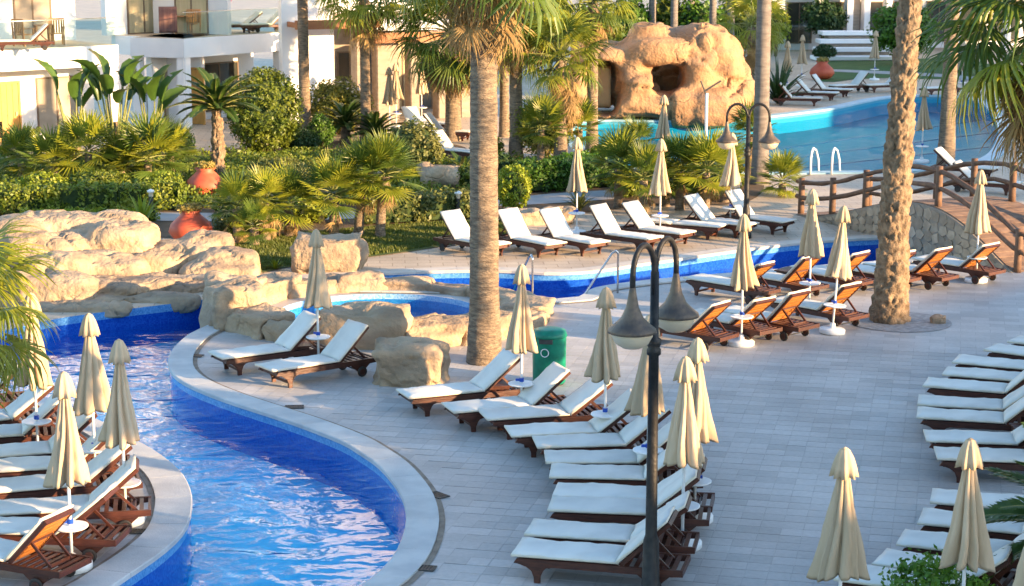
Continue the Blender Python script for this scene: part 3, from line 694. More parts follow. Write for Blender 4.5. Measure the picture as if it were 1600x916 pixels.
# ---- drain grates, stone on tree pit
for p, rz, lab in (((460, 637), 5, 'small drain grate in the deck between pool point and blue pool'), ((661, 889), -12, 'drain grate in the deck beside the pool coping'), ((684, 775), -50, 'pale drain cover near the curving coping'), ((304, 557), -10, 'drain grate on the pool point near the lounger foot'), ((222, 832), -4, 'drain grate on the island beside a lounger wheel')):
    t = thing('drain_grate', lab, 'drain', G(*p) + Vector((0, 0, .009)), R(rz), 'deck drain grates')
    link('frame', MB().box(-.16, .16, -.10, -.08, 0, .012).box(-.16, .16, .08, .10, 0, .012).box(-.16, -.14, -.079, .079, 0, .012).box(.14, .16, -.079, .079, 0, .012).box(-.139, .139, -.079, .079, 0, .003).mesh('frame', DARKM), t)
    gb = MATS.get('gbar') or MATS.setdefault('gbar', MB().box(-.012, .012, -.078, .078, .004, .010).mesh('bar', IRON))
    for k in range(7): link('bar', gb, t, (-.12 + k * .04, 0, 0))

# ================================================================== ROCKS
def rock_mesh(name, w, d, h, seed, boxy=.55, mat=ROCK, sub=4, below=.5, rough=1.):
    """rounded block, base centre at the origin, reaching 'below' under it"""
    bm = bmesh.new(); bmesh.ops.create_icosphere(bm, subdivisions=sub, radius=1.)
    e = 1 - boxy * .62; off = Vector((seed * 3.17, seed * 1.31, seed * .77)); hh = (h + below) / 2
    for v in bm.verts:
        n = v.co.normalized()
        q = Vector([math.copysign(abs(c) ** e, c) for c in n]); q /= max(.001, max(abs(q.x), abs(q.y), abs(q.z)) ** boxy)
        big = mnoise.noise(n * 1.1 + off) * .34 + mnoise.noise(n * 2.3 + off) * .16
        q = q * (1 + big * rough)
        p = Vector((q.x * w / 2, q.y * d / 2, q.z * hh))
        s = min(w, d, h * 2, 1.6)
        ridge = 1 - abs(mnoise.noise(p * 1.5 + off)) * 2
        dd, cc = mnoise.voronoi(p * (1.15 / max(.7, s * .8)) + off + Vector((mnoise.noise(p * 1.3), mnoise.noise(p * 1.3 + off), 0)) * .25)
        p += n * s * rough * (.08 * (mnoise.cell(cc[0] * 7.3) - .5) - .055 * max(0, 1 - (dd[1] - dd[0]) / .10))
        p += n * s * (.028 * mnoise.fractal(p * 2.6 + off, 1., 2., 4) - .07 * max(0, ridge - .72) * 3) * rough
        st = math.sin(p.z * 9 + 2 * mnoise.noise(p * .8 + off)); p += Vector((n.x, n.y, 0)) * s * .009 * st
        p.z += hh - below
        v.co = p
    bmesh.ops.recalc_face_normals(bm, faces=bm.faces)
    me = bpy.data.meshes.new(name); bm.to_mesh(me); bm.free(); me.materials.append(mat)
    me.polygons.foreach_set('use_smooth', [True] * len(me.polygons)); return me
def rock_px(parent, px, py, wpx, d, hpx, seed, boxy=.6, mat=ROCK, rz=0., below=.5, sub=4, name='rock', rough=1., z=0.):
    k = ppm(py); p = G(px, py); w = wpx / k
    p = p + Vector((0, d * .45, z))
    return link(name, rock_mesh(name, w, d, hpx / k, seed, boxy, mat, sub, below, rough), parent, p - (parent.location if parent else Vector()), (0, 0, rz))
t = thing('rock_ring', 'ring of sandstone boulders around the round hot tub', 'rocks', tubc)
for i, (a, w_, d_, h_, rr) in enumerate([(200, 1.5, 1.3, .85, 3.05), (178, 1.3, 1.2, .8, 3.1), (222, 1.4, 1.0, .5, 2.95), (243, 1.3, .9, .42, 2.95), (268, 1.9, 1.2, .78, 3.0), (291, 1.4, 1.1, .52, 3.1), (310, 1.4, 1.1, .48, 3.2), (332, 1.5, 1.0, .34, 3.2), (353, 1.4, 1.0, .36, 3.15), (14, 1.4, .9, .24, 3.0), (36, 1.3, .75, .22, 2.85), (58, 1.3, .7, .18, 2.7), (82, 1.5, .75, .26, 2.65), (104, 1.3, .75, .38, 2.65), (126, 1.5, .8, .36, 2.75), (150, 1.6, 1.0, .50, 2.95), (164, 1.2, 1.0, .6, 3.1)]):
    A = R(a); link('rock', rock_mesh('rock', w_, d_, h_, 40 + i, .55, ROCK, 4, .25, .7), t, (rr * math.cos(A), rr * math.sin(A), 0), (0, 0, A + math.pi / 2))
A = [('boulder', 'rounded tan boulder at the foot of the hot tub rocks near the loungers', (637, 606, 122, 1.0, 66), 71, .6), ('boulder', 'pale flat-topped boulder on the far bank behind the shaded umbrella', (512, 428, 104, 1.1, 58), 72, .85),
     ('boulder', 'grey boulder in the garden behind the clipped loose hedge', (690, 300, 75, 1.6, 42), 73, .5), ('boulder', 'small boulder beside the lime bush behind the far bank loungers', (822, 352, 70, .8, 22), 74, .5),
     ('boulder', 'low boulder beside the green fern under the sunlit umbrella', (872, 352, 60, .8, 26), 75, .5), ('stone', 'small brown stone lying on the cobbled tree pit', (1466, 507, 24, .25, 13), 76, .5)]
for nm, lab, (px, py, wp, d, hp), sd_, bx in A:
    k = ppm(py); p = G(px, py) + Vector((0, d * .45, 0))
    o = link(nm, rock_mesh(nm, wp / k, d, hp / k, sd_, bx, ROCK, 4, .15, .8), None, p); tag(o, lab, 'boulder', 'boulders')

# ---- grotto: blended lumps with two caves
def remeshed(name, lumps, cuts, voxel, mat, ex=.6, amp=1., sm=4, fr=1.):
    bm = bmesh.new()
    for c, r in lumps:
        ret = bmesh.ops.create_icosphere(bm, subdivisions=3, radius=1)
        for v in ret['verts']:
            n = v.co.normalized(); q = Vector([math.copysign(abs(x) ** ex, x) for x in n])
            v.co = Vector((c[0] + q.x * r[0], c[1] + q.y * r[1], c[2] + q.z * r[2]))
    me = bpy.data.meshes.new(name); bm.to_mesh(me); bm.free(); o = bpy.data.objects.new(name, me); COL.objects.link(o)
    rm = o.modifiers.new('r', 'REMESH'); rm.mode = 'VOXEL'; rm.voxel_size = voxel; cs = []
    if cuts:
        bm = bmesh.new()
        for c, r in cuts:
            ret = bmesh.ops.create_icosphere(bm, subdivisions=3, radius=1)
            for v in ret['verts']:
                n = v.co.normalized(); q = Vector([math.copysign(abs(x) ** .6, x) for x in n]); v.co = Vector((c[0] + q.x * r[0], c[1] + q.y * r[1], c[2] + q.z * r[2]))
        m2 = bpy.data.meshes.new('cut'); bm.to_mesh(m2); bm.free(); co = bpy.data.objects.new('cut', m2); COL.objects.link(co)
        b = o.modifiers.new('b', 'BOOLEAN'); b.operation = 'DIFFERENCE'; b.object = co; b.solver = 'EXACT'; cs.append(co)
        r2 = o.modifiers.new('r2', 'REMESH'); r2.mode = 'VOXEL'; r2.voxel_size = voxel
    dg = bpy.context.evaluated_depsgraph_get(); dg.update()
    m3 = bpy.data.meshes.new_from_object(o.evaluated_get(dg))
    for c in cs: bpy.data.objects.remove(c)
    bpy.data.objects.remove(o)
    bm = bmesh.new(); bm.from_mesh(m3); [bmesh.ops.smooth_vert(bm, verts=bm.verts, factor=.5, use_axis_x=True, use_axis_y=True, use_axis_z=True) for _ in range(sm)]
    bm.normal_update()
    for v in bm.verts:
        p = v.co * fr; ridge = 1 - abs(mnoise.noise(p * .55)) * 2; r3 = 1 - abs(mnoise.noise(p * 1.0 + Vector((9, 3, 1)))) * 2
        dd, cc = mnoise.voronoi(p * .42 + Vector((mnoise.noise(p * .7), 0, mnoise.noise(p * .7 + Vector((4, 4, 4))))) * .3)
        v.co = v.co + v.normal * amp * (.12 * (mnoise.cell(cc[0] * 5.1) - .5) - .12 * max(0, 1 - (dd[1] - dd[0]) / .05))
        v.co = v.co + v.normal * amp * (.16 * mnoise.noise(p * .45) + .04 * mnoise.fractal(p * 1.7, 1, 2, 4) - .06 * max(0, ridge - .85) * 3 - .05 * max(0, r3 - .86) * 3)
    bm.to_mesh(m3); bm.free(); m3.name = name; m3.materials.clear(); m3.materials.append(mat); m3.polygons.foreach_set('use_smooth', [True] * len(m3.polygons)); return m3
go = G(1045, 190); gk = 1 / ppm(190)
def gl(px, py, wpx, hpx, cy=1.8, ry=1.6): return ((px - 1045) * gk, cy, (190 - py) * gk), (wpx * gk / 2, ry, hpx * gk / 2)
lumps = [gl(905, 150, 44, 90), gl(945, 92, 100, 50, 2.2, 2.0), gl(988, 128, 50, 130), gl(1000, 150, 66, 74, 1.2, 1.5), gl(1035, 84, 130, 52, 1.8, 1.8), gl(1096, 100, 62, 130, 1.9, 1.7), gl(1122, 84, 50, 80, 2.2, 1.7), gl(1140, 124, 60, 120, 2.4, 1.9), gl(1158, 150, 50, 90, 2.2, 1.6), gl(1010, 66, 60, 36, 2.4, 1.4), gl(1010, 170, 120, 46, .9, 1.4), gl(1060, 168, 110, 62, .8, 1.3), gl(1120, 168, 110, 62, .8, 1.5), gl(1080, 72, 60, 62, 2.2, 1.4), gl(955, 178, 60, 30, .9, 1.), gl(1170, 165, 60, 60, 2.2, 1.4), gl(1000, 140, 200, 90, 4.6, 1.2), gl(1100, 120, 130, 110, 4.8, 1.2), gl(1020, 50, 70, 26, 2.2, 1.2)]
cuts = [gl(946, 140, 40, 80, .6, 2.6), gl(1042, 124, 46, 40, .2, 3.0)]
t = thing('grotto', 'orange sandstone grotto with two cave openings behind the far pool', 'grotto', go)
link('rock_shell', remeshed('rock_shell', lumps, cuts, .11, ROCKG, .68, 1.25, 3), t)
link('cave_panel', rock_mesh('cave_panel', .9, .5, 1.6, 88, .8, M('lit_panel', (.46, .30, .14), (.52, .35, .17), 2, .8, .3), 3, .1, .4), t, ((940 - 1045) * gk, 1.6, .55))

t = thing('rock_formation', 'large pale sandstone rock cascade on the left bank of the pool', 'rocks', G(190, 440))
def cl(px, py, wpx, hpx, d, zb=-.25):     # lump standing at a ground pixel
    k = ppm(py); p = G(px, py) - t.location; h_ = hpx / k
    return ((p.x, p.y + d * .5, (h_ + zb) / 2), (wpx / k / 2, d / 2, (h_ - zb) / 2))
parts_ = [[(112, 424, 225, 86, 1.7), (60, 440, 140, 70, 1.3), (10, 436, 110, 88, 2.0), (185, 434, 110, 82, 1.7)], [(120, 448, 170, 50, 1.2), (75, 458, 120, 56, 1.0), (180, 452, 90, 42, 1.2)], [(275, 436, 110, 50, 1.4), (322, 428, 84, 60, 1.1), (240, 440, 90, 44, 1.4)],
          [(352, 440, 100, 44, 1.2), (378, 444, 56, 30, .9), (320, 446, 100, 34, 1.1)], [(215, 462, 200, 26, 1.1), (290, 456, 160, 24, 1.0), (140, 470, 160, 28, 1.0)], [(50, 476, 200, 40, 1.2), (-40, 480, 160, 52, 1.6)], [(100, 489, 210, 12, .8), (220, 475, 180, 12, .8)]]
for i, pl in enumerate(parts_):
    link('rock', remeshed('rock', [cl(*q) for q in pl], [], .07, ROCK, .5, .5, 3, 2.2), t)
# ================================================================== BRIDGE
BA0 = Vector((8.0, 52.9, 0)); BC0 = Vector((11.7, 43.9, 0)); BD = (BC0 - BA0).normalized(); BLN = (BC0 - BA0).length; BN = Vector((-BD.y, BD.x, 0)); BWD = 2.3
def bz(s):
    t_ = max(0, min(1, s / BLN)) ** 1.45; return 1.1 * math.sin(math.pi * t_) ** 1.15 + .02
STONE = M('bridge_stone', (.32, .235, .155), (.42, .32, .22), 5, .85, .5, 18, rand=.25)
MORT = M('bridge_mortar', (.25, .20, .15), (.30, .24, .18), 6, .9, .4, 20)
PLANK = M('bridge_boards', (.15, .09, .06), (.22, .14, .09), 4, .75, .4, 16, rand=.2)
LOG = M('rail_log', (.10, .055, .035), (.17, .095, .055), 5, .7, .5, 14, stretch=(1, 1, 1), rand=.15)
t = thing('footbridge', 'arched stone footbridge with rustic log railings over the channel', 'bridge', BA0, math.atan2(BD.y, BD.x))
# local frame: x along the bridge, y to the far side
NS = 48; vs = []; fs = []
OP0, OP1 = BLN * .46, BLN * .68
def arch(s): return -.3 + 1.05 * math.sqrt(max(0, 1 - ((s - (OP0 + OP1) / 2) / ((OP1 - OP0) / 2)) ** 2)) if False else -.8
for yy, nm in ((0, 'near'), (BWD, 'far')):
    mb = MB()
    for k in range(NS):
        s0, s1 = BLN * k / NS, BLN * (k + 1) / NS
        mb.add([(s, y, z) for s in (s0, s1) for y, z in ((yy - .12, arch(s)), (yy + .12, arch(s)), (yy + .12, bz(s) - .01), (yy - .12, bz(s) - .01))], [(0, 4, 7, 3), (1, 2, 6, 5), (3, 7, 6, 2), (0, 1, 5, 4), (0, 3, 2, 1), (4, 5, 6, 7)])
    wl = link('side_wall', mb.mesh('side_wall', MORT), t)
    rnd = random.Random(5)
    if nm == 'near':           # rubble facing, each stone its own piece
        nx_, nz_ = 30, 5
        for i in range(nx_):
            for j in range(nz_):
                s = BLN * (i + .5 + rnd.uniform(-.18, .18)) / nx_; ztop = bz(s) - .06
                z0 = -.35 + (ztop + .35) * j / nz_; z1 = -.35 + (ztop + .35) * (j + 1) / nz_
                if z1 - z0 < .07 or False: continue
                hw = BLN / nx_ / 2 * rnd.uniform(.95, 1.2); cz = (z0 + z1) / 2; hz = (z1 - z0) / 2 * 1.04; n = rnd.choice((4, 5, 5, 6)); p0 = rnd.uniform(0, 6)
                pts = [(s + hw * math.cos(p0 + q * 6.283 / n) * rnd.uniform(.95, 1.2), cz + hz * math.sin(p0 + q * 6.283 / n) * rnd.uniform(.95, 1.25)) for q in range(n)]
                link('stone', MB().prism(pts, 'y', -.12 - rnd.uniform(.012, .03), -.115).mesh('stone', STONE), wl)
mb = MB(); dk = None
soff = MB()
for k in range(NS):
    s0, s1 = BLN * k / NS, BLN * (k + 1) / NS
    soff.add([(s, y, z) for s in (s0, s1) for y, z in ((.13, max(arch(s), bz(s) - .35) if False else bz(s) - .25), (BWD - .13, bz(s) - .25), (BWD - .13, bz(s) - .03), (.13, bz(s) - .03))], [(0, 4, 7, 3), (1, 2, 6, 5), (3, 7, 6, 2), (0, 1, 5, 4)])
dk = link('walkway', soff.mesh('walkway', MORT), t)
npl = 52
for k in range(npl):
    s0 = BLN * (k + .04) / npl; s1 = BLN * (k + .96) / npl; z0, z1 = bz(s0), bz(s1)
    link('plank', MB().add([(s, y, z) for s, zb in ((s0, z0), (s1, z1)) for y, z in ((-.06, zb - .03), (BWD + .06, zb - .03), (BWD + .06, zb + .015), (-.06, zb + .015))], [(0, 4, 7, 3), (1, 2, 6, 5), (3, 7, 6, 2), (0, 1, 5, 4), (0, 3, 2, 1), (4, 5, 6, 7)]).mesh('plank', PLANK), dk)
npost = 7
for yy in (.05, BWD - .05):
    rl = None
    for zz in (.88, .46):
        path = []; 
        for k in range(25):
            s = -.25 + (BLN + .5) * k / 24; path.append((s, yy + random.uniform(-.012, .012), bz(s) + zz + random.uniform(-.015, .015)))
        link('rail', MB().tube(path, [.062 * random.uniform(.88, 1.12) for _ in path], 9).mesh('rail', LOG, True), t)
    for k in range(npost):
        s = BLN * k / (npost - 1); o = link('post', MB().tube([(s, yy, bz(s) - .2), (s, yy, bz(s) + .3), (s + .01, yy, bz(s) + .7), (s, yy, bz(s) + 1.0)], [.095, .09, .088, .085], 11).mesh('post', LOG, True), t)
        if k == 3 and yy < 1: link('strap', MB().lathe([(.097, bz(s) + .62), (.097, bz(s) + .68)], 12, s, yy).mesh('strap', M('yellow_strap', (.5, .30, .03))), o); link('strap', MB().lathe([(.099, bz(s) + .3), (.099, bz(s) + .36)], 12, s, yy).mesh('strap', MATS['yellow_strap']), o)

# ================================================================== BUILDINGS
ORANGE = M('oak_door', (.42, .21, .045), (.52, .27, .06), 3, .5, .2, 14, stretch=(4, 4, .6))
BEIGE = M('beige_panel', (.30, .25, .19), (.38, .32, .25), 2, .7, .2, 10)
DGLASS = M('window_glass', (.03, .035, .03), (.06, .06, .05), 1, .06, spec=.8)
FRAMEB = M('bronze_frame', (.16, .11, .07), rough=.5)
CURT = M('curtain', (.42, .36, .22), (.50, .43, .28), 5, .9, .4, 8, stretch=(6, 6, .3))
BROWNB = M('pergola_timber', (.28, .11, .045), (.36, .15, .06), 4, .6, .3, 12, stretch=(.5, 4, 4))
STONEC = M('stone_column', (.26, .21, .165), (.34, .28, .22), 2.5, .85, .5, 14, stretch=(1, 1, 3))
FLOORT2 = M('terrace_tile', (.44, .36, .27), (.50, .42, .32), 2, .7)
def glassmat():
    m = bpy.data.materials.new('balustrade_glass'); m.use_nodes = True; nt = m.node_tree; L = nt.links
    for n in list(nt.nodes): nt.nodes.remove(n)
    out = nn(nt, 'ShaderNodeOutputMaterial'); tr = nn(nt, 'ShaderNodeBsdfTransparent'); tr.inputs[0].default_value = (.90, .97, .95, 1)
    gl_ = nn(nt, 'ShaderNodeBsdfGlossy'); gl_.inputs['Roughness'].default_value = .03; fr = nn(nt, 'ShaderNodeValue'); fr.outputs[0].default_value = .05
    mx = nn(nt, 'ShaderNodeMixShader'); L.new(fr.outputs[0], mx.inputs[0]); L.new(tr.outputs[0], mx.inputs[1]); L.new(gl_.outputs[0], mx.inputs[2]); L.new(mx.outputs[0], out.inputs[0]); return m
GLASS = glassmat()
def frame_of(a, b):
    d = (b - a); d.z = 0; L = d.length; return math.atan2(d.y, d.x), L
def opening(root, x, w_, z0, z1, y, kind):
    """door or window set in a wall whose outer face is at local y"""
    if kind == 'door':
        o = link('door', MB().box(x, x + w_, y - .015, y + .05, z0, z1).mesh('door', FRAMEB), root)
        for q in range(4): link('board', MB().box(x + w_ * q / 4 + .008, x + w_ * (q + 1) / 4 - .008, y - .035, y - .016, z0 + .02, z1 - .02).mesh('board', ORANGE), o)
        link('frame', MB().box(x - .08, x, y - .06, y + .05, z0, z1 + .08).box(x + w_, x + w_ + .08, y - .06, y + .05, z0, z1 + .08).box(x, x + w_, y - .06, y + .05, z1, z1 + .08).mesh('frame', ORANGE), o)
        link('handle', MB().box(x + w_ - .14, x + w_ - .1, y - .08, y - .03, z0 + .95, z0 + 1.1).mesh('handle', STEEL), o)
    else:
        m_ = {'window': DGLASS, 'curtain': CURT, 'panel': BEIGE}[kind]
        o = link('window', MB().box(x, x + .06, y - .05, y + .04, z0, z1).box(x + w_ - .06, x + w_, y - .05, y + .04, z0, z1).box(x + .06, x + w_ - .06, y - .05, y + .04, z1 - .06, z1).box(x + .06, x + w_ - .06, y - .05, y + .04, z0, z0 + .06).box(x + w_ / 2 - .03, x + w_ / 2 + .03, y - .045, y + .04, z0 + .06, z1 - .06).mesh('window', FRAMEB), root)
        for q in (0, 1): link('pane', MB().box(x + .06 + q * (w_ / 2 - .03), x + w_ / 2 - .03 + q * (w_ / 2 - .03), y - .02, y + .02, z0 + .06, z1 - .06).mesh('pane', m_), o)
def terrace_block(label, a, b, depth, wallm, low, up, slab_h=.75, zb=2.75, rail=True, top=21, setback=1.9):
    rz, L = frame_of(a, b)
    t = thing('hotel_block', label, 'hotel', (a.x, a.y, 0), rz, 'white hotel blocks')
    link('terrace_slab', MB().box(0, L, 0, depth, zb, zb + slab_h).mesh('terrace_slab', wallm), t)
    link('terrace_floor', MB().box(.1, L - .05, .1, depth - .02, zb + slab_h + .002, zb + slab_h + .012).mesh('terrace_floor', FLOORT2), t)
    link('wall', MB().box(0, L, setback, setback + .3, -.1, zb - .002).mesh('wall', wallm), t)
    link('upper_wall', MB().box(-.5, L + .5, depth - .3, depth, zb + slab_h + .014, top).mesh('upper_wall', wallm), t)  # unseen upper floors made tall so the white wall brightens pool reflections
    for x, w_, z0, z1, kd in low: opening(t, x, w_, z0, z1, setback, kd)
    for x, w_, z0, z1, kd in up: opening(t, x, w_, zb + slab_h + z0, zb + slab_h + z1, depth - .3, kd)
    for x in (.02, L - .37): link('column', MB().box(x, x + .35, .05, .4, -.1, zb - .002).mesh('column', wallm), t)
    for zz in (6.75, 10.0, 13.25, 16.5):
        link('balcony_slab', MB().box(-.3, L + .3, 1.1, depth - .302, zz, zz + .45).mesh('balcony_slab', wallm), t)
        opening(t, .6, min(2.2, L * .4), zz + .46, zz + 2.7, depth - .3, 'curtain')
    if rail:
        n = max(1, int(L / 1.6))
        for k in range(n):
            x0 = .06 + (L - .12) * k / n; x1 = .06 + (L - .12) * (k + 1) / n - .03
            link('glass_panel', MB().box(x0, x1, .04, .055, zb + slab_h + .02, zb + slab_h + 1.0).mesh('glass_panel', GLASS), t)
        link('handrail', MB().box(.05, L - .05, .025, .07, zb + slab_h + 1.0, zb + slab_h + 1.03).mesh('handrail', STEEL), t)
    return t, L
f0 = G(-60, 116, 2.75); f1 = G(186, 102, 2.75); f1b = G(204, 89, 2.75); f2 = G(288, 91, 2.75); f3 = G(447, 79, 2.75)
B1, L1 = terrace_block('white hotel block with oak door below and teak chairs on its terrace', f0, f1, 4.2, WHITEW, [(2.2, .95, 0, 2.15, 'door'), (.2, 1.5, 0, 2.2, 'window'), (3.9, 1.7, .1, 2.3, 'panel')], [(.4, 2.2, 0, 2.3, 'curtain'), (4.2, 1.6, 0, 2.3, 'panel')])
B2, L2 = terrace_block('recessed pale hotel bay with oak door and brown hanging towel', f1b, f2, 3.2, LAVW, [(1.5, .9, 0, 2.2, 'door')], [(.5, 1.5, 0, 2.3, 'curtain')], setback=1.4, rail=False)
B3, L3 = terrace_block('white hotel block with glass balcony and folding sunbeds', f2, f3, 4.2, WHITEW, [(.6, 1.2, 0, 2.3, 'panel'), (2.6, 2.2, .3, 2.3, 'window')], [(.6, 1.8, 0, 2.3, 'curtain'), (5.4, .8, 0, 2.3, 'curtain')])
def tl(B, x, y, z): # point on a block's terrace -> world
    r_ = B.rotation_euler.z; return Vector((B.location.x + x * math.cos(r_) - y * math.sin(r_), B.location.y + x * math.sin(r_) + y * math.cos(r_), z))
# garden armchair / table for the terraces
CHW = M('chair_teak', (.30, .14, .05), (.40, .20, .08), 5, .55, .2, 14, rand=.15)
def armchair(p, rz, label, m_=CHW):
    t = thing('armchair', label, 'chair', p, rz, 'terrace armchairs')
    for x in (-.26, .26):
        link('leg', MB().box(x - .025, x + .025, -.25, -.2, 0, .62).mesh('leg', m_), t); link('leg', MB().bar((x, .25, 0), (x, .32, .95), .05, .05, (1, 0, 0)).mesh('leg', m_), t)
        link('armrest', MB().box(x - .04, x + .04, -.28, .29, .621, .65).mesh('armrest', m_), t)
    link('seat', MB().box(-.234, .234, -.25, .23, .40, .43).mesh('seat', m_), t)
    for k in range(5): link('back_slat', MB().box(-.22 + k * .092, -.155 + k * .092, .245, .265, .46, .93).mesh('back_slat', m_), t)
    link('top_rail', MB().box(-.28, .28, .28, .32, .951, 1.0).mesh('top_rail', m_), t)
FZ = 2.75 + .75 + .015
def onterr(B, px, py, y):    # terrace position below a pixel
    g = G(px, py, FZ); g.z = FZ; return g
armchair(onterr(B1, 38, 72, 0), R(150), 'teak armchair on the white terrace nearest the angled sunbed')
armchair(onterr(B1, 88, 70, 0), R(200), 'teak armchair on the white terrace at the far side of the teak table')
armchair(onterr(B3, 303, 53, 0), R(190), 'teak armchair on the glass balcony beside the hanging towel')
def ttable(p, label, B=None):
    t = thing('terrace_table', label, 'table', p, R(20), 'terrace tables')
    link('table_top', MB().box(-.35, .35, -.35, .35, .70, .735).mesh('table_top', CHW, bevel=.006), t)
    for x in (-.3, .3):
        for y in (-.3, .3): link('leg', MB().box(x - .03, x + .03, y - .03, y + .03, 0, .699).mesh('leg', CHW), t)
ttable(onterr(B1, 70, 70, 0), 'square teak table between armchairs on the white terrace'); ttable(onterr(B3, 284, 53, 0), 'teak table behind the armchair on the glass balcony')
lounger(onterr(B1, -10, 80, 0), R(15), 'white sunbed with raised back on the white terrace', 'terrace sunbeds', z=FZ, detail=1)
for px, lab in ((335, 'first dark folding sunbed behind the balcony glass from the armchair'), (375, 'second dark folding sunbed behind the balcony glass from the armchair')):
    lounger(onterr(B3, px, 52, 0), R(28), lab, 'terrace sunbeds', z=FZ, detail=1)
# towel over the balcony rail
a = onterr(B3, 262, 56, 0)
TOW = M('towel_brown', (.13, .06, .055), (.24, .12, .10), 9, .9, .3, 9, stretch=(9, 1, .1))
def towel(p, rz, w_, h_, m_, label):
    n = 14; vs = []; fs = []
    for i in range(n + 1):
        for j in range(9):
            x = -w_ / 2 + w_ * i / n; z = h_ * j / 8; yy = .035 * math.sin(i * 1.3) * (1 - j / 10)
            vs.append((x, yy, z))
    for i in range(n):
        for j in range(8): q = i * 9 + j; fs.append((q, q + 9, q + 10, q + 1))
    o = link('towel', pmesh('towel', vs, fs, m_, True), None, p, (0, 0, rz)); sm_ = o.modifiers.new('s', 'SOLIDIFY'); sm_.thickness = .015
    tag(o, label, 'towel', 'hanging towels')
towel(a + Vector((0, .2, .1)), R(15), .72, 1.05, TOW, 'brown striped towel hanging on the balcony beside the armchair')
towel(G(246, 192) + Vector((0, 0, .2)), R(10), .8, 1.3, TOW, 'brown striped towel hanging below, behind the bird of paradise leaves')
towel(onterr(B3, 346, 30, 0) + Vector((0, 1.6, .75)), R(30), .55, .5, M('towel_teal', (.02, .10, .20), (.25, .03, .08), 6, .9), 'blue and magenta towel hanging on the balcony wall')

# lavender villa with timber pergola and stone columns
va = G(447, 196); vb = G(760, 182); rz, VL = frame_of(va, vb); vk = VL / (760 - 447)
t = thing('villa', 'pale villa with brown timber pergola and stone columns behind the shrubs', 'villa', va, rz)
link('wall', MB().box(0, 78 * vk, .3, .7, -.1, 21).mesh('wall', WHITEW), t)
link('rear_wall', MB().box(78 * vk, VL, 4., 4.3, -.1, 4.2).mesh('rear_wall', STONEC), t); link('upper_wall', MB().box(78 * vk, VL, 3.9, 4.3, 4.202, 21).mesh('upper_wall', WHITEW), t)  # white upper wall added to keep the pool reflection pale
link('beam', MB().box(5 * vk, 130 * vk, -1.2, -.95, 3.85, 4.2).mesh('beam', BROWNB), t); link('beam', MB().box(130 * vk, 240 * vk, -.6, -.35, 3.2, 3.6).mesh('beam', BROWNB), t)
for k in range(9): link('joist', MB().box((8 + 13 * k) * vk, (11 + 13 * k) * vk, -.94, .29, 3.9, 4.1).mesh('joist', BROWNB), t)
for x, w_, h_ in ((108, 18, 3.8), (140, 34, 3.5), (192, 14, 3.3), (236, 28, 3.6), (272, 16, 3.5)): link('column', MB().box(x * vk, (x + w_) * vk, 0, .7, -.1, h_).mesh('column', STONEC, bevel=.03), t)
for x, w_, z0, z1, kd in ((80, 26, .9, 2.2, 'window'), (128, 40, 0, 2.6, 'window'), (176, 34, 0, 3.2, 'window'), (214, 40, 0, 3.0, 'curtain'), (262, 40, 0, 2.8, 'window')): opening(t, x * vk, w_ * vk, z0, z1, 3.97, kd)
link('balcony_slab', MB().box(130 * vk, VL, 0.72, 3.96, 3.62, 3.9).mesh('balcony_slab', WHITEW), t)
# rear building beyond the lawn
ra = G(1190, 84); rb = G(1720, 76); rz, RL = frame_of(ra, rb); rk = RL / 530
t = thing('rear_hotel', 'shaded white hotel building beyond the far lawn and steps', 'hotel', ra, rz)
link('wall', MB().box(0, RL, 3, 3.4, -.1, 13).mesh('wall', LAVW), t)
for x in (132, 158, 192, 300, 380): link('column', MB().box(x * rk, (x + 9) * rk, .4, 1., -.1, 9).mesh('column', LAVW), t)
link('brown_column', MB().box(143 * rk, 156 * rk, .9, 1.4, -.1, 9).mesh('brown_column', STONEC), t)
link('slab', MB().box(0, RL, 0, 2.99, 4.2, 4.6).mesh('slab', LAVW), t)
for k in range(9): opening(t, (6 + k * 55) * rk, 40 * rk, .4, 3.0, 2.97, 'window'); opening(t, (6 + k * 55) * rk, 40 * rk, 5.0, 7.8, 2.97, 'window')
for k in range(6): link('glass_panel', MB().box((2 + k * 11) * rk, (12.5 + k * 11) * rk, -.3, -.28, .1, 2.0).mesh('glass_panel', GLASS), t)
sa_ = G(1284, 96); t = thing('garden_steps', 'wide white garden steps rising from the far lawn', 'steps', sa_, R(2))
for k in range(4): link('step', MB().box(-.4 + k * .35, 4.2, k * 1.1, k * 1.1 + 1.6, .05 + k * .42, .26 + k * .42).mesh('step', WHITEW, bevel=.02), t); link('riser', MB().box(0 + k * .35, 4.2, k * 1.1 + .2, k * 1.1 + 1.5, -.1, .048 + k * .42).mesh('riser', STONEC), t)
# unseen hotel wings right and behind the viewer, added and sized to cast shade
def wing(label, a, b, depth, h, floors):
    a = Vector((*a, 0)); b = Vector((*b, 0)); rz, L = frame_of(a, b)
    t = thing('shade_wing', label, 'hotel', a, rz, 'unseen wings added to shade the pool deck')
    link('wall', MB().box(0, L, -depth, 0, -.1, h).mesh('wall', WHITEW), t)
    link('roof', MB().box(-.2, L + .2, -depth - .2, .2, h + .002, h + .25).mesh('roof', WHITEW), t)
    n = int(L / 4.5)
    for f in range(floors):
        z = f * h / floors
        link('balcony', MB().box(.3, L - .3, .002, 1.3, z + h / floors - .35, z + h / floors - .2).mesh('balcony', WHITEW), t) if f < floors - 1 else None
        for k in range(n): opening(t, 1.2 + k * 4.5, 2.2, z + .15, z + 2.4, .03, 'window')
hgt1 = 9.06
wing('unseen white hotel wing placed to shade the near deck', (20, -22), (67, 28.4), 9, hgt1, 3)
wing('lower unseen white wing added to shade the far pool', (60, 33), (72.2, 53.4), 9, 9.8, 3)
wing('unseen white wing added to shade the far pool lawn', (72.5, 54), (95, 91), 9, 16.2, 5)

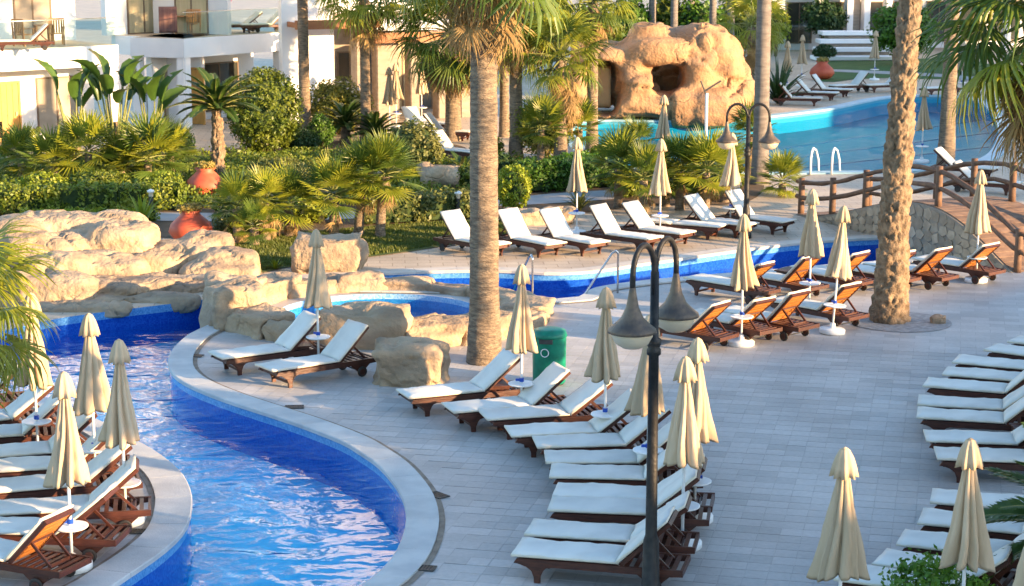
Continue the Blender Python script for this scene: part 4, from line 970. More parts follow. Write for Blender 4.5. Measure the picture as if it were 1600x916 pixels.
# ================================================================== VEGETATION
def leafm(name, a, b, sc_=1.5, transl=.28, rand=.18, rough=.5): return M(name, a, b, sc_, rough, transl=transl, rand=rand, lo=.3, hi=.7, detail=3)
LIME = leafm('leaf_lime', (.15, .23, .012), (.28, .31, .02)); MID = leafm('leaf_mid', (.085, .14, .012), (.19, .22, .02)); DARK = leafm('leaf_dark', (.018, .05, .012), (.04, .085, .018))
OLIVE = leafm('leaf_olive', (.09, .12, .025), (.19, .19, .05)); BRIGHT = leafm('leaf_bright', (.05, .14, .01), (.11, .21, .015)); YELF = leafm('leaf_yellow', (.16, .18, .02), (.27, .25, .035))
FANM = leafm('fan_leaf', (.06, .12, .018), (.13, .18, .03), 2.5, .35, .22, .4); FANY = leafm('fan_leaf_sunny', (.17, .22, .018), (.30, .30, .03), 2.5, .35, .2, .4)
DEADM = leafm('dead_frond', (.26, .16, .06), (.46, .31, .13), 3, .3, .22, .7); CYC = leafm('cycad_leaf', (.03, .07, .015), (.07, .12, .02), 3, .3, .15, .35)
PETM = M('petiole', (.12, .15, .04), (.2, .2, .06), 3, .5)
BARK = M('palm_bark', (.16, .12, .085), (.36, .27, .18), 5, .9, 1., 16, stretch=(1, 1, 4), bdist=.07, detail=8); BARKG = M('palm_bark_grey', (.14, .12, .105), (.22, .19, .165), 3, .9, .8, 20, stretch=(1, 1, 5), bdist=.03)
BOOT = M('palm_boots', (.13, .09, .055), (.28, .20, .125), 7, .9, .9, 26, bdist=.03); STEMM = M('stem_bark', (.10, .07, .045), (.16, .11, .07), 6, .9, .5)
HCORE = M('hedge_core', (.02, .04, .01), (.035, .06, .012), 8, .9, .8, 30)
FLOWER = M('white_petal', (.75, .68, .62), rough=.6, transl=.3)
rng = np.random.default_rng(11)
def quads_mesh(name, V, mat):
    n = len(V) // 4; me = bpy.data.meshes.new(name); me.vertices.add(len(V)); me.vertices.foreach_set('co', np.asarray(V, np.float32).ravel())
    me.loops.add(4 * n); me.loops.foreach_set('vertex_index', np.arange(4 * n, dtype=np.int32)); me.polygons.add(n)
    me.polygons.foreach_set('loop_start', np.arange(0, 4 * n, 4, dtype=np.int32)); me.polygons.foreach_set('loop_total', np.full(n, 4, np.int32))
    me.materials.append(mat); me.update(calc_edges=True); return me
def leaves(P, N, size, aspect=.55, jitter=.9):
    n = len(P); N = N + rng.normal(0, jitter, (n, 3)); N /= np.linalg.norm(N, axis=1, keepdims=True) + 1e-9
    T = np.cross(N, rng.normal(0, 1, (n, 3))); T /= np.linalg.norm(T, axis=1, keepdims=True) + 1e-9; B = np.cross(N, T)
    s = (size * rng.uniform(.6, 1.3, n))[:, None]
    V = np.stack([P - T * s * .5, P + B * s * aspect * .5 - N * s * .08, P + T * s * .5 - N * s * .12, P - B * s * aspect * .5 - N * s * .08], 1)
    return V.reshape(-1, 3)
def clump_pts(n, r, nclump, cr, zmin=None, box=False, shell=.55):
    r = np.array(r); K = nclump
    if box: C = rng.uniform(-1, 1, (K, 3)); ax = rng.integers(0, 3, K); C[np.arange(K), ax] = np.sign(C[np.arange(K), ax]) * rng.uniform(.75, 1, K)
    else:
        C = rng.normal(0, 1, (K, 3)); C /= np.linalg.norm(C, axis=1, keepdims=True); C *= (rng.uniform(shell, 1, (K, 1))) ** .6
    C = C * np.maximum(r - cr * .7, .02)
    k = rng.integers(0, K, n); D = rng.normal(0, 1, (n, 3)); D /= np.linalg.norm(D, axis=1, keepdims=True); rad = cr * rng.uniform(.55, 1.15, (n, 1)) * rng.uniform(.7, 1.2, K)[k][:, None]
    P = C[k] + D * rad; N = D * .7 + C[k] / (r * 1.2) + np.array([0, 0, .35])
    if zmin is not None: m = P[:, 2] > zmin; P = P[m]; N = N[m]
    return P, N
def bush(px, py, wpx, hpx, mat, label, cat='bush', leaf=.13, dens=1., flowers=0, trunk=0., name='bush', d=None, clip=False, group='garden bushes', z=0.):
    k = ppm(py); w_ = wpx / k; h_ = hpx / k; d = d or w_; p = G(px, py); p.z = z
    t = thing(name, label, cat, p + Vector((0, d * .3, 0)), 0, group)
    body = h_ - trunk; r = (w_ / 2, d / 2, body / 2 * 1.05)
    area = 4 * math.pi * ((r[0] * r[1]) ** 1.6 / 3 + (r[0] * r[2]) ** 1.6 / 3 + (r[1] * r[2]) ** 1.6 / 3) ** (1 / 1.6)
    leaf *= .85; n = int(min(16000, max(700, area / (leaf * leaf * .5) * 2.6 * dens))); cr = min(r) * (.22 if not clip else .13)
    P, N = clump_pts(n, r, max(26, int(area / (cr * cr) * .55)), cr, -r[2] * .98, False, .75 if clip else .5)
    # inner mass so that the bush is not hollow
    P2, N2 = clump_pts(n // 4, tuple(q * .7 for q in r), 30, cr, -r[2] * .7)
    V = leaves(np.vstack([P, P2]), np.vstack([N, N2]), leaf)
    link('foliage', quads_mesh('foliage', V, mat), t, (0, 0, trunk + body / 2))
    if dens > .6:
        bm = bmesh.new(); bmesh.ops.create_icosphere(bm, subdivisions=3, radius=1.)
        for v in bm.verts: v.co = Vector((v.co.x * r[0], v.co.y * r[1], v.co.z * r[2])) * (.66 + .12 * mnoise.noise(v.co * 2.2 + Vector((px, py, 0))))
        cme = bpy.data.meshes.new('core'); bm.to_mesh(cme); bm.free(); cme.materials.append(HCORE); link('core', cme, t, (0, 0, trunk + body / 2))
    sm_ = MB()
    for q in range(5):
        a = q * 1.257 + .3; sm_.tube([(.05 * math.cos(a), .05 * math.sin(a), -.1), (.1 * math.cos(a), .1 * math.sin(a), trunk + .1), (r[0] * .5 * math.cos(a), r[1] * .5 * math.sin(a), trunk + body * .55)], [.05, .04, .015], 6)
    link('stem', sm_.mesh('stem', STEMM), t)
    if flowers:
        Pf, Nf = clump_pts(flowers, r, 30, cr); s_ = Nf[:, 2] > .2
        link('blossom', quads_mesh('blossom', leaves(Pf[s_] * 1.05, Nf[s_], .16, .9, .4), FLOWER), t, (0, 0, trunk + body / 2))['kind'] = 'stuff'
    return t
def hedge(pxs, hm, wm, mat, label, leaf=.12, dens=1.):
    pts = [G(*p) for p in pxs]; c = sum(pts, Vector()) / len(pts)
    t = thing('hedge', label, 'hedge', c, 0, 'garden hedges'); Vs = []; core = MB()
    for a, b in zip(pts[:-1], pts[1:]):
        L = (b - a).length; d = (b - a).normalized(); nrm = Vector((-d.y, d.x, 0)); n = int(2 * (L * hm + L * wm + hm * wm) / (leaf * leaf * .5) * 1.3 * dens); n = min(int(n * 2.2), 16000)
        P, N = clump_pts(n, (L / 2 + .1, wm / 2, hm / 2), int(L * (hm + wm) * 40) + 30, .17, -hm / 2, True)
        ang = math.atan2(d.y, d.x); Rm = np.array([[math.cos(ang), -math.sin(ang), 0], [math.sin(ang), math.cos(ang), 0], [0, 0, 1]])
        m_ = (a + b) / 2 - c; Vs.append(leaves(P @ Rm.T + np.array([m_.x, m_.y + wm * .4, hm / 2]), N @ Rm.T, leaf))
        core.bar(a - c + Vector((0, wm * .4, hm * .42)), b - c + Vector((0, wm * .4, hm * .42)), wm * .55, hm * .7)
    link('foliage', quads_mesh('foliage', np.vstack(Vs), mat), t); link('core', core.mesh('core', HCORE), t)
# ---- fronds
def fan_mesh(name, nseg, Rr, pet, droop, spread, mat, seed, petm=PETM, ragged=.12, fold=.25):
    rnd = random.Random(seed); vs = []; fs = []; mi = []
    base = Vector((pet, 0, -.08 * pet)); sp = R(spread)
    for k in range(nseg):
        a = -sp / 2 + sp * (k + .5) / nseg; L = Rr * (.72 + .28 * math.cos(a * .55)) * rnd.uniform(1 - ragged, 1 + ragged * .4); da = sp / nseg
        dr = droop * rnd.uniform(.6, 1.4); tw = rnd.uniform(-.06, .06)
        rows = []
        for t_ in (.06, .34, .6, .82, 1.):
            r_ = L * t_; hw = r_ * math.tan(da / 2) * 1.02 if t_ <= .45 else L * .45 * math.tan(da / 2) * (1 - (t_ - .45) / .55) ** .8
            zc = -dr * L * max(0, t_ - .25) ** 2 * 1.3 + .10 * L * math.cos(a) * t_ - fold * abs(math.sin(a)) * r_ * .35; aa = a + tw * t_
            c = base + Vector((math.cos(aa) * r_ * (1 - .25 * dr * t_ * t_), math.sin(aa) * r_ * (1 - .25 * dr * t_ * t_), zc)); s_ = Vector((-math.sin(aa), math.cos(aa), 0))
            o_ = len(vs); rows.append(o_)
            vs += [c - s_ * hw - Vector((0, 0, hw * .5)), c, c + s_ * hw - Vector((0, 0, hw * .5))]
        for q in range(4):
            o_, p_ = rows[q], rows[q + 1]
            fs += [(o_, o_ + 1, p_ + 1, p_), (o_ + 1, o_ + 2, p_ + 2, p_ + 1)]
    nleaf = len(fs); mb = MB(); mb.v = [tuple(v) for v in vs]; mb.f = fs
    mb.tube([(0, 0, 0), (pet * .5, 0, .01), base + Vector((.05, 0, 0))], [.03, .022, .014], 5)
    me = pmesh(name, mb.v, mb.f, mat); me.materials.append(petm)
    for i, p in enumerate(me.polygons): p.material_index = 0 if i < nleaf else 1
    return me
def feather_mesh(name, L, n, ll, mat, arch, seed, vee=.35, wd=.028):
    rnd = random.Random(seed); mb = MB(); pts = []
    for i in range(13):
        t_ = i / 12; pts.append(Vector((L * t_ * (1 - .12 * arch * t_), 0, L * arch * (.55 * t_ - .85 * t_ * t_))))
    def at(t_):
        q = t_ * 12; i = min(11, int(q)); return pts[i].lerp(pts[i + 1], q - i)
    for k in range(n):
        t_ = .10 + .9 * k / (n - 1); l = ll * math.sin(math.pi * (.12 + .80 * t_)) ** .7 * rnd.uniform(.88, 1.08); c = at(t_); tan = (at(min(1, t_ + .03)) - at(t_ - .03)).normalized()
        for s in (-1, 1):
            dirv = (tan * .62 + Vector((0, s, 0)) * .8 + Vector((0, 0, vee * rnd.uniform(.6, 1.2)))).normalized(); up = dirv.cross(tan).normalized(); side = dirv.cross(up).normalized() * wd
            m_ = c + dirv * l * .5; e_ = c + dirv * l - Vector((0, 0, l * .18))
            mb.add([c - side * .5, c + side * .5, m_ + side, m_ - side, e_], [(0, 1, 2, 3), (3, 2, 4)])
    nl = len(mb.f); mb.tube(pts, [.022 * (1 - .8 * i / 12) + .004 for i in range(13)], 5)
    me = pmesh(name, mb.v, mb.f, mat); me.materials.append(PETM)
    for i, p in enumerate(me.polygons): p.material_index = 0 if i < nl else 1
    return me
def trunk_mesh(path, radii, mat, kind='smooth', seg=28):
    path = [Vector(p) for p in path]; vs = []; fs = []; n = len(path)
    L = sum((path[i + 1] - path[i]).length for i in range(n - 1)); rows = int(L / (.035 if kind == 'boot' else .07)) + 2
    if kind == 'boot': seg = 72
    for i in range(rows):
        t_ = i / (rows - 1); q = t_ * (n - 1); j = min(n - 2, int(q)); c = path[j].lerp(path[j + 1], q - j); r_ = radii[j] + (radii[j + 1] - radii[j]) * (q - j); z = t_ * L
        for k in range(seg):
            a = 2 * math.pi * k / seg
            if kind == 'boot':
                dd, cc = mnoise.voronoi(Vector((math.cos(a) * r_ * 7.5, math.sin(a) * r_ * 7.5, z * 4.6)))
                up_ = z * 4.6 - cc[0].z
                bump = .045 * up_ + .03 * (mnoise.cell(cc[0] * 9.7) - .3) - .035 * max(0, 1 - (dd[1] - dd[0]) / .14)
                rr = r_ + bump + .02 * mnoise.noise(Vector((math.cos(a) * 2, math.sin(a) * 2, z * 2)))
            else:
                rr = r_ * (1 + .05 * mnoise.noise(Vector((math.cos(a) * 1.8, math.sin(a) * 1.8, z * 4))) + .03 * mnoise.noise(Vector((math.cos(a) * 5, math.sin(a) * 5, z * 11))) + .02 * ((z * 6.5 + .3 * mnoise.noise(Vector((math.cos(a), math.sin(a), z)))) % 1))
            vs.append((c.x + rr * math.cos(a), c.y + rr * math.sin(a), c.z))
    for i in range(rows - 1):
        for k in range(seg): fs.append((i * seg + k, i * seg + (k + 1) % seg, (i + 1) * seg + (k + 1) % seg, (i + 1) * seg + k))
    return pmesh('trunk', vs, fs, mat, kind != 'boot' or True)
def trunk_mesh_(path, radii): return MB().tube(path, radii, 10).mesh('trunk', STEMM, True)
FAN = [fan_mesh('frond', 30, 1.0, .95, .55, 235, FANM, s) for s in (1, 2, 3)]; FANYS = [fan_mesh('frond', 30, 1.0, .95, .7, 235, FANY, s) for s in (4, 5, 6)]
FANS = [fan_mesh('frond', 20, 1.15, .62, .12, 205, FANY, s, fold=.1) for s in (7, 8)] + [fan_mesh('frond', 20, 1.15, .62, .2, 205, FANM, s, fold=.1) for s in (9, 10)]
DEAD = [fan_mesh('dead_frond', 22, .95, .7, .5, 120, DEADM, s, DEADM, .3) for s in (11, 12, 13)]
FEA = [feather_mesh('frond', 1.5, 46, .26, CYC, .55, s) for s in (1, 2)]
def crown(t, z, n, R_, set_, e0=75, e1=-35, at=(0, 0), seed=0, pw=1.):
    rnd = random.Random(seed)
    for k in range(n):
        q = (k + .5) / n; el = R(e0 + (e1 - e0) * q ** pw + rnd.uniform(-8, 8)); az = k * 2.39996 + rnd.uniform(-.2, .2); s_ = R_ / 1.9 * rnd.uniform(.85, 1.1)
        link('frond', rnd.choice(set_), t, (at[0] + .06 * math.cos(az), at[1] + .06 * math.sin(az), z + .25 * (1 - q)), (rnd.uniform(-.3, .3), -el, az), s_)
def skirt(t, z, n, R_, drop, at=(0, 0), seed=0, rad=.2):
    rnd = random.Random(seed + 50)
    for k in range(n):
        az = k * 2.39996; s_ = R_ / 1.7 * rnd.uniform(.75, 1.15); el = R(-rnd.uniform(48, 84))
        link('dead_frond', rnd.choice(DEAD), t, (at[0] + rad * math.cos(az), at[1] + rad * math.sin(az), z - rnd.uniform(0, drop)), (rnd.uniform(-.6, .6), -el, az), s_)
def palm(px, py, h_, r0, r1, label, kind='smooth', n=30, R_=2., sk=0, drop=.8, lean=(0, 0), set_=None, mat=BARK, name='palm_tree', e0=75, e1=-35, group='tall palms', skR=None, loc=None, seed=None):
    p = loc if loc is not None else G(px, py); t = thing(name, label, 'palm', p, 0, group)
    path = [(lean[0] * q * q, lean[1] * q * q, -.1 + (h_ + .1) * q) for q in [i / 6 for i in range(7)]]
    flare = [r0 * 1.25, r0 * 1.0] + [r0 + (r1 - r0) * q for q in (.3, .5, .7, .85, 1.)]
    link('trunk', trunk_mesh(path, flare, mat, kind), t); seed = seed if seed is not None else int(abs(px) + abs(py))
    if n: crown(t, h_, n, R_, set_ or FAN + FANYS[:1], e0, e1, lean, seed)
    if sk: skirt(t, h_ - .1, sk, skR or R_ * .75, drop, lean, seed, r1 * .8)
    return t
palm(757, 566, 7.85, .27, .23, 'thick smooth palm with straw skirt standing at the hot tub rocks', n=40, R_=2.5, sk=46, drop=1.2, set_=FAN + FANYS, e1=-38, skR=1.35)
palm(1390, 502, 10.5, .32, .19, 'knobbly palm trunk in the cobbled pit beside the orange loungers', 'boot', n=26, R_=2.6, mat=BOOT, lean=(.45, 0))
palm(1478, 257, 9.5, .25, .21, 'slim palm trunk behind the bridge railing', n=24, R_=2.2, mat=BARK)
palm(1187, 288, 9.5, .24, .2, 'grey smooth palm trunk behind the smaller lamp post', n=24, R_=2.2, mat=BARKG)
palm(477, 216, 9.5, .21, .18, 'slim pale palm trunk rising between the round bush and the oleander', n=24, R_=2.2)
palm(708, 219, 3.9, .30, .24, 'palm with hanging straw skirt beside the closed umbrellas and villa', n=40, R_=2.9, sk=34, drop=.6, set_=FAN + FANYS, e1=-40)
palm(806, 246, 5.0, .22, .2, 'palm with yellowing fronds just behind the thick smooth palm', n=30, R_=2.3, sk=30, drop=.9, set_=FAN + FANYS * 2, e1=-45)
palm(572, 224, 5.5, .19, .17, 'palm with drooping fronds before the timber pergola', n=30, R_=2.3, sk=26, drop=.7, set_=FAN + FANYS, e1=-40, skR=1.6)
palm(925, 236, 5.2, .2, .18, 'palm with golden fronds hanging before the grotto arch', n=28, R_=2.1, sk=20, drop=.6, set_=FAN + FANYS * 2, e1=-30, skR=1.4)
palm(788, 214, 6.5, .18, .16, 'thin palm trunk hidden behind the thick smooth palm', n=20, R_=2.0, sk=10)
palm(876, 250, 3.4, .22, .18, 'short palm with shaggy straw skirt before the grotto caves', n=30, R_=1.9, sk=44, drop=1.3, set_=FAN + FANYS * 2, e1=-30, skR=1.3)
for i, (px, py, h_) in enumerate(((1052, 118, 8.5), (1078, 112, 9), (1112, 116, 8), (1140, 120, 9), (1018, 116, 9))): palm(px, py, h_, .2, .17, f'{ORD[[1, 2, 3, 4, 0][i]]} dark thin palm trunk from the villa behind the grotto top', n=16, R_=2.2, mat=BARKG, group='thin palms behind the grotto')
palm(1172, 150, 3.2, .2, .18, 'small sunny palm between the grotto and the grey trunk', n=22, R_=2.2, sk=16, set_=FANYS, group='small sunny palms')
palm(0, 0, 6.7, .28, .24, 'shaggy palm with big straw skirt overhanging the bridge', n=54, R_=2.5, sk=120, drop=.8, set_=FAN + FANYS, e1=-30, loc=G(1646, 735), seed=4, skR=1.8)
palm(0, 0, 2.55, .2, .18, 'sunny fan palm hanging over the island loungers', n=36, R_=1.7, set_=FANYS, loc=G(-70, 770), e1=-70, e0=55, seed=5)
# unseen trees added off to the right to shade chosen umbrellas and boulders
for i, (x, y, zc, r_) in enumerate(((12.5, 26.0, 4.3, 1.75), (15.9, 20.4, 4.6, 1.35), (14.5, 15.1, 5.9, .9))):
    t = thing('tree', f'{ORD[i]} unseen leafy tree added to shade the deck, beyond the loungers across it', 'tree', (x, y, 0), 0, 'unseen trees added to shade the deck')
    link('trunk', trunk_mesh_([(0, 0, -.1), (.05, 0, zc * .5), (0, 0, zc)], [.16, .12, .05]), t)
    P, N = clump_pts(5000, (r_, r_, r_ * 1.15), 60, .4); link('crown', quads_mesh('crown', leaves(P, N, .16), MID), t, (0, 0, zc))
SF = [(372, 380, 62, 46, 0), (452, 372, 58, 56, 0), (522, 374, 78, 56, 0), (560, 370, 98, 62, 12), (594, 372, 112, 62, 10), (398, 386, 34, 36, 0), (415, 378, 70, 45, 0),
      (85, 292, 38, 56, 0), (140, 290, 58, 62, 0), (232, 290, 46, 66, 0), (268, 284, 50, 48, 0), (35, 285, 40, 48, 0), (190, 290, 30, 50, 0),
      (995, 262, 42, 36, 0), (1005, 335, 62, 52, 0), (966, 325, 72, 54, 0), (1062, 328, 68, 54, 0), (1102, 332, 72, 60, 0), (1132, 316, 58, 46, 0), (1172, 282, 84, 44, 0), (1222, 306, 22, 42, 0), (905, 246, 50, 44, 0), (1040, 322, 40, 40, 0), (845, 262, 70, 46, 0)]
for i, (px, py, hp, rp, ln) in enumerate(SF):
    LO, HI = (0, 7) if i < 7 else (7, 13) if i < 13 else (13, 24); frm = ['the cascade', 'the white planter', 'the thick palm trunk'][0 if i < 7 else 1 if i < 13 else 2]
    k = ppm(py); where = ['on the lawn behind the shaded umbrella', 'in the left garden bed below the hotel', 'behind the far bank loungers'][0 if i < 7 else 1 if i < 13 else 2]
    t = palm(px, py, hp / k * .86, .13, .11, f'{ORD[sum(1 for q in SF[LO:HI] if q[0] < px)]} low fan palm from {frm} {where}', n=24, R_=rp / k * 1.2, sk=6 if hp > 50 else 0, drop=.3, lean=(ln / k, 0), set_=FANS, name='fan_palm', group=f'low fan palms {where}', e0=86, e1=-28, skR=.7)
def cycad(px, py, hp, rp, label, n=30, loc=None):
    k = ppm(py) if loc is None else 1; p = loc or G(px, py); h_ = hp / k; t = thing('cycad', label, 'cycad', p, 0, 'cycads'); rnd = random.Random(int(px))
    link('trunk', trunk_mesh([(0, 0, -.1), (0, 0, h_ * .5), (0, 0, h_)], [.22, .2, .17], BOOT, 'boot'), t)
    for i in range(n):
        q = (i + .5) / n; link('frond', rnd.choice(FEA), t, (0, 0, h_), (rnd.uniform(-.2, .2), -R(70 - 75 * q), i * 2.39996), rp / k / 1.35 * rnd.uniform(.85, 1.1))
cycad(342, 284, 112, 68, 'cycad with tall rough trunk beside the large red pot', 34); cycad(540, 222, 24, 50, 'low cycad below the flowering oleander'); cycad(588, 226, 12, 48, 'dark low cycad between the oleander and mottled bush'); cycad(724, 292, 14, 42, 'low cycad beside the thick smooth palm trunk')
cycad(1700, 900, .9, 1.5, 'dark cycad fronds hanging over the near deck loungers', 26, loc=G(1690, 960))
# ---- bird of paradise
def paddle(seed):
    rnd = random.Random(seed); vs = []; fs = []; n = 16
    for i in range(n + 1):
        t_ = i / n; wv = .24 * math.sin(math.pi * min(1, .06 + .94 * t_)) ** .65; x = 1.15 * t_; z = .12 * math.sin(2.2 * t_) - .28 * t_ ** 2.2
        j1, j2 = rnd.uniform(-.02, .02), rnd.uniform(-.02, .02)
        vs += [(x, -wv, z + wv * .55 + j1), (x + .02, -wv * .5, z + wv * .22), (x, 0, z), (x + .02, wv * .5, z + wv * .22), (x, wv, z + wv * .55 + j2)]
    for i in range(n):
        for e in range(4):
            if rnd.random() < .10 and e in (0, 3): continue
            q = i * 5 + e; fs.append((q, q + 1, q + 6, q + 5))
    return pmesh('leaf', vs, fs, DARKL, True)
DARKL = leafm('paddle_leaf', (.03, .075, .015), (.07, .13, .02), 1.5, .25, .2, .35)
PAD = [paddle(s) for s in range(3)]
for px, lab, n in ((118, 'left clump of bird of paradise with bent leaf', 6), (182, 'central clump of bird of paradise with paddle leaves', 11), (240, 'right clump of bird of paradise beside the hanging towel', 7)):
    p = G(px, 250); t = thing('strelitzia', lab, 'plant', p, 0, 'bird of paradise plants'); rnd = random.Random(px)
    for i in range(n):
        az = i * 2.39996 + .4; el = R(rnd.uniform(52, 82)); h_ = rnd.uniform(1.2, 2.5) * (1.0 if n > 8 else .85); b = Vector((.12 * math.cos(az), .12 * math.sin(az), 0)); e = b + Vector((math.cos(az) * math.cos(el) * h_ * .55, math.sin(az) * math.cos(el) * h_ * .55, h_ + .5))
        s_ = link('stalk', MB().tube([b, b.lerp(e, .5) + Vector((0, 0, .15)), e], [.045, .035, .02], 6).mesh('stalk', PETM, True), t)
        link('leaf', PAD[i % 3], s_, e, (rnd.uniform(-.7, .7), -R(rnd.uniform(32, 75)), az), rnd.uniform(.95, 1.25))
    link('stem', trunk_mesh([(0, 0, -.1), (0, 0, .6), (0, 0, 1.3)], [.2, .17, .1], BOOT, 'boot'), t)
# ---- spiky lilies
def straps(px, py, n, L_, label, mat, wd=.04, group='spiky strap-leaved plants'):
    p = G(px, py); t = thing('strap_plant', label, 'plant', p, 0, group); rnd = random.Random(int(px + py)); 
    for i in range(n):
        az = i * 2.39996; el = R(rnd.uniform(35, 82)); L = L_ * rnd.uniform(.7, 1.15); vs = []; fs = []
        for k in range(6):
            t_ = k / 5; x = math.cos(el) * L * t_ * (1 + .25 * t_); z = math.sin(el) * L * t_ - .28 * L * t_ ** 3 * math.cos(el) * 1.5; w_ = wd * (1 - t_ ** 2) + .003
            c = Vector((math.cos(az) * x, math.sin(az) * x, z)); s_ = Vector((-math.sin(az), math.cos(az), 0)) * w_; vs += [c - s_, c - Vector((0, 0, w_ * .5)), c + s_]
        for k in range(5): fs += [(3 * k, 3 * k + 1, 3 * k + 4, 3 * k + 3), (3 * k + 1, 3 * k + 2, 3 * k + 5, 3 * k + 4)]
        link('leaf', pmesh('leaf', vs, fs, mat, True), t)
straps(222, 352, 26, 1.05, 'long spiky lily leaves behind the sandstone cascade', LIME, .05)
straps(1216, 162, 60, 2.2, 'dark spiky yucca beside the far pool loungers', DARK, .07); straps(905, 330, 50, .8, 'grey green fern-like grass beside the far bank umbrella', OLIVE, .03); straps(398, 420, 40, .35, 'short grass tuft in the small round bed by the boulder', LIME, .02); straps(430, 421, 40, .3, 'second short grass tuft in the small round bed', LIME, .02)
# ---- bushes
bush(410, 246, 128, 138, MID, 'large round bright green bush beside the pale palm trunk', leaf=.14, clip=True)
bush(525, 214, 118, 92, YELF, 'pale flowering oleander bush behind the cycads', leaf=.14, flowers=160)
bush(465, 240, 74, 36, DARK, 'small dark clipped mound at the foot of the palm trunk', leaf=.10, clip=True)
bush(500, 236, 50, 60, BRIGHT, 'bright green bush right of the pale palm trunk', leaf=.12)
bush(646, 288, 100, 104, OLIVE, 'mottled olive bush behind the low fan palms', leaf=.15)
bush(560, 262, 90, 34, OLIVE, 'low olive shrub in front of the dark cycad', leaf=.12); bush(640, 300, 80, 26, MID, 'low green shrub under the mottled olive bush', leaf=.12)
bush(850, 250, 110, 100, YELF, 'yellow green shrub at the foot of the shaggy palm', leaf=.14); bush(802, 332, 62, 74, LIME, 'lime yellow round bush beside the thick palm trunk', leaf=.10, clip=True)
bush(1090, 300, 120, 40, MID, 'leafy green undergrowth behind the far bank loungers', leaf=.14); bush(985, 312, 80, 46, MID, 'leafy green undergrowth below the small fan palms', leaf=.14)
bush(1290, 96, 40, 26, DARK, 'dark clipped ball shrub beside the white steps', leaf=.2, clip=True, group='far shrubs'); bush(1289, 84, 80, 84, DARK, 'dark grey green tree in front of the rear hotel', leaf=.28, trunk=1.0, cat='tree', name='tree', group='far trees')
bush(1418, 104, 118, 100, BRIGHT, 'vivid green rounded tree behind the knobbly trunk', leaf=.28, trunk=.3, cat='tree', name='tree', group='far trees'); bush(1505, 118, 60, 50, DARK, 'dark shrub behind the straw-skirted fronds', leaf=.25, group='far shrubs')
for i, (px, py, wp, hp, m_) in enumerate(((930, 128, 90, 130, MID), (985, 118, 80, 128, BRIGHT), (1040, 112, 90, 125, MID), (1095, 114, 90, 120, BRIGHT), (1150, 110, 90, 120, MID), (1195, 104, 60, 110, YELF), (860, 120, 90, 130, MID), (800, 115, 80, 125, MID), (1215, 90, 50, 80, LIME))):
    bush(px, py, wp, hp, m_, f'{ORD[[2, 3, 4, 5, 6, 7, 1, 0, 8][i]]} leafy tree from the villa in the green belt behind the grotto', leaf=.34, trunk=.6, cat='tree', name='tree', group='green belt behind the grotto', d=3.)
bush(18, 262, 60, 40, MID, 'green shrub below the hotel terrace at the garden corner', leaf=.13); bush(1135, 285, 70, 40, YELF, 'yellow green shrub behind the lamp post palms', leaf=.14)
bush(770, 275, 70, 40, DARK, 'dark shrub behind the thick palm trunk', leaf=.14); bush(285, 250, 40, 50, DARK, 'dark small shrub at the hotel corner', leaf=.13)
bush(1470, 1012, 200, 140, BRIGHT, 'leafy green shrub at the near edge of the deck', leaf=.095, dens=.55, d=1.2, name='shrub', group='near shrubs')
hedge([(-40, 340), (70, 336), (180, 334), (282, 330)], .85, 1.1, MID, 'clipped green hedge behind the sandstone cascade'); hedge([(30, 350), (130, 349), (240, 347)], .35, .6, LIME, 'low clipped border hedge just behind the cascade', .08)
hedge([(560, 354), (650, 350), (735, 343)], .85, .9, OLIVE, 'loose olive hedge behind the far lawn', .12, .7); hedge([(812, 304), (880, 300), (965, 292)], 1.0, 1.1, BRIGHT, 'vivid green clipped hedge behind the far bank umbrella')
hedge([(338, 372), (395, 366), (440, 362)], .5, .5, OLIVE, 'loose low hedge behind the red pots', .1, .6)
for px, py, lab in ((237, 342, 'small black bollard light in the hedge by the spiky lily'), (716, 345, 'small black bollard light in front of the loose hedge')):
    t = thing('bollard_light', lab, 'garden light', G(px, py), 0, 'garden bollard lights'); link('post', MB().lathe([(.06, 0), (.06, .62)], 12).mesh('post', DARKM), t); link('cap', MB().lathe([(.1, .74), (.1, .78), (.03, .82)], 14).mesh('cap', WHITEP), t); link('lens', MB().lathe([(.06, .621), (.06, .739)], 12).mesh('lens', GLASSB), t)
# ---- red pots lying among the plants
DRYT = leafm('dry_tuft', (.22, .17, .04), (.36, .28, .07))
def pot(px, py, hp, label, tilt=0.):
    k = ppm(py); s_ = hp / k; t = thing('terracotta_pot', label, 'pot', G(px, py), 0, 'large red pots')
    link('body', MB().lathe([(.30 * s_, 0), (.55 * s_, .12 * s_), (.70 * s_, .34 * s_), (.62 * s_, .58 * s_), (.36 * s_, .82 * s_), (.28 * s_, .90 * s_), (.36 * s_, 1.0 * s_), (.30 * s_, 1.0 * s_), (.2 * s_, .86 * s_)], 32, cap=False).mesh('body', TERRA, True), t, rot=(tilt, 0, 0))
    P, N = clump_pts(700, (.45 * s_, .45 * s_, .14 * s_), 24, .1 * s_); link('planting', quads_mesh('planting', leaves(P, N, .10, .4), DRYT), t, (0, 0, 1.08 * s_))
pot(299, 378, 50, 'orange red pot with grassy tuft beside the sandstone cascade'); pot(322, 308, 46, 'large dark red pot with mossy top behind the cascade'); pot(1284, 124, 28, 'dark red pot on the far lawn by the closed umbrellas')
# small white planter by the hotel door, chair at its terrace
t = thing('planter', 'white planter box with green plant below the oak door', 'planter', G(40, 232), R(25)); link('box', MB().box(-.7, .7, -.2, .2, 0, .5).mesh('box', WHITEW, bevel=.02), t); P, N = clump_pts(900, (.65, .25, .22), 30, .1); link('planting', quads_mesh('planting', leaves(P, N, .1), MID), t, (0, 0, .62))
armchair(G(2, 232), R(160), 'dark metal armchair on the ground terrace beside the white planter', IRON)
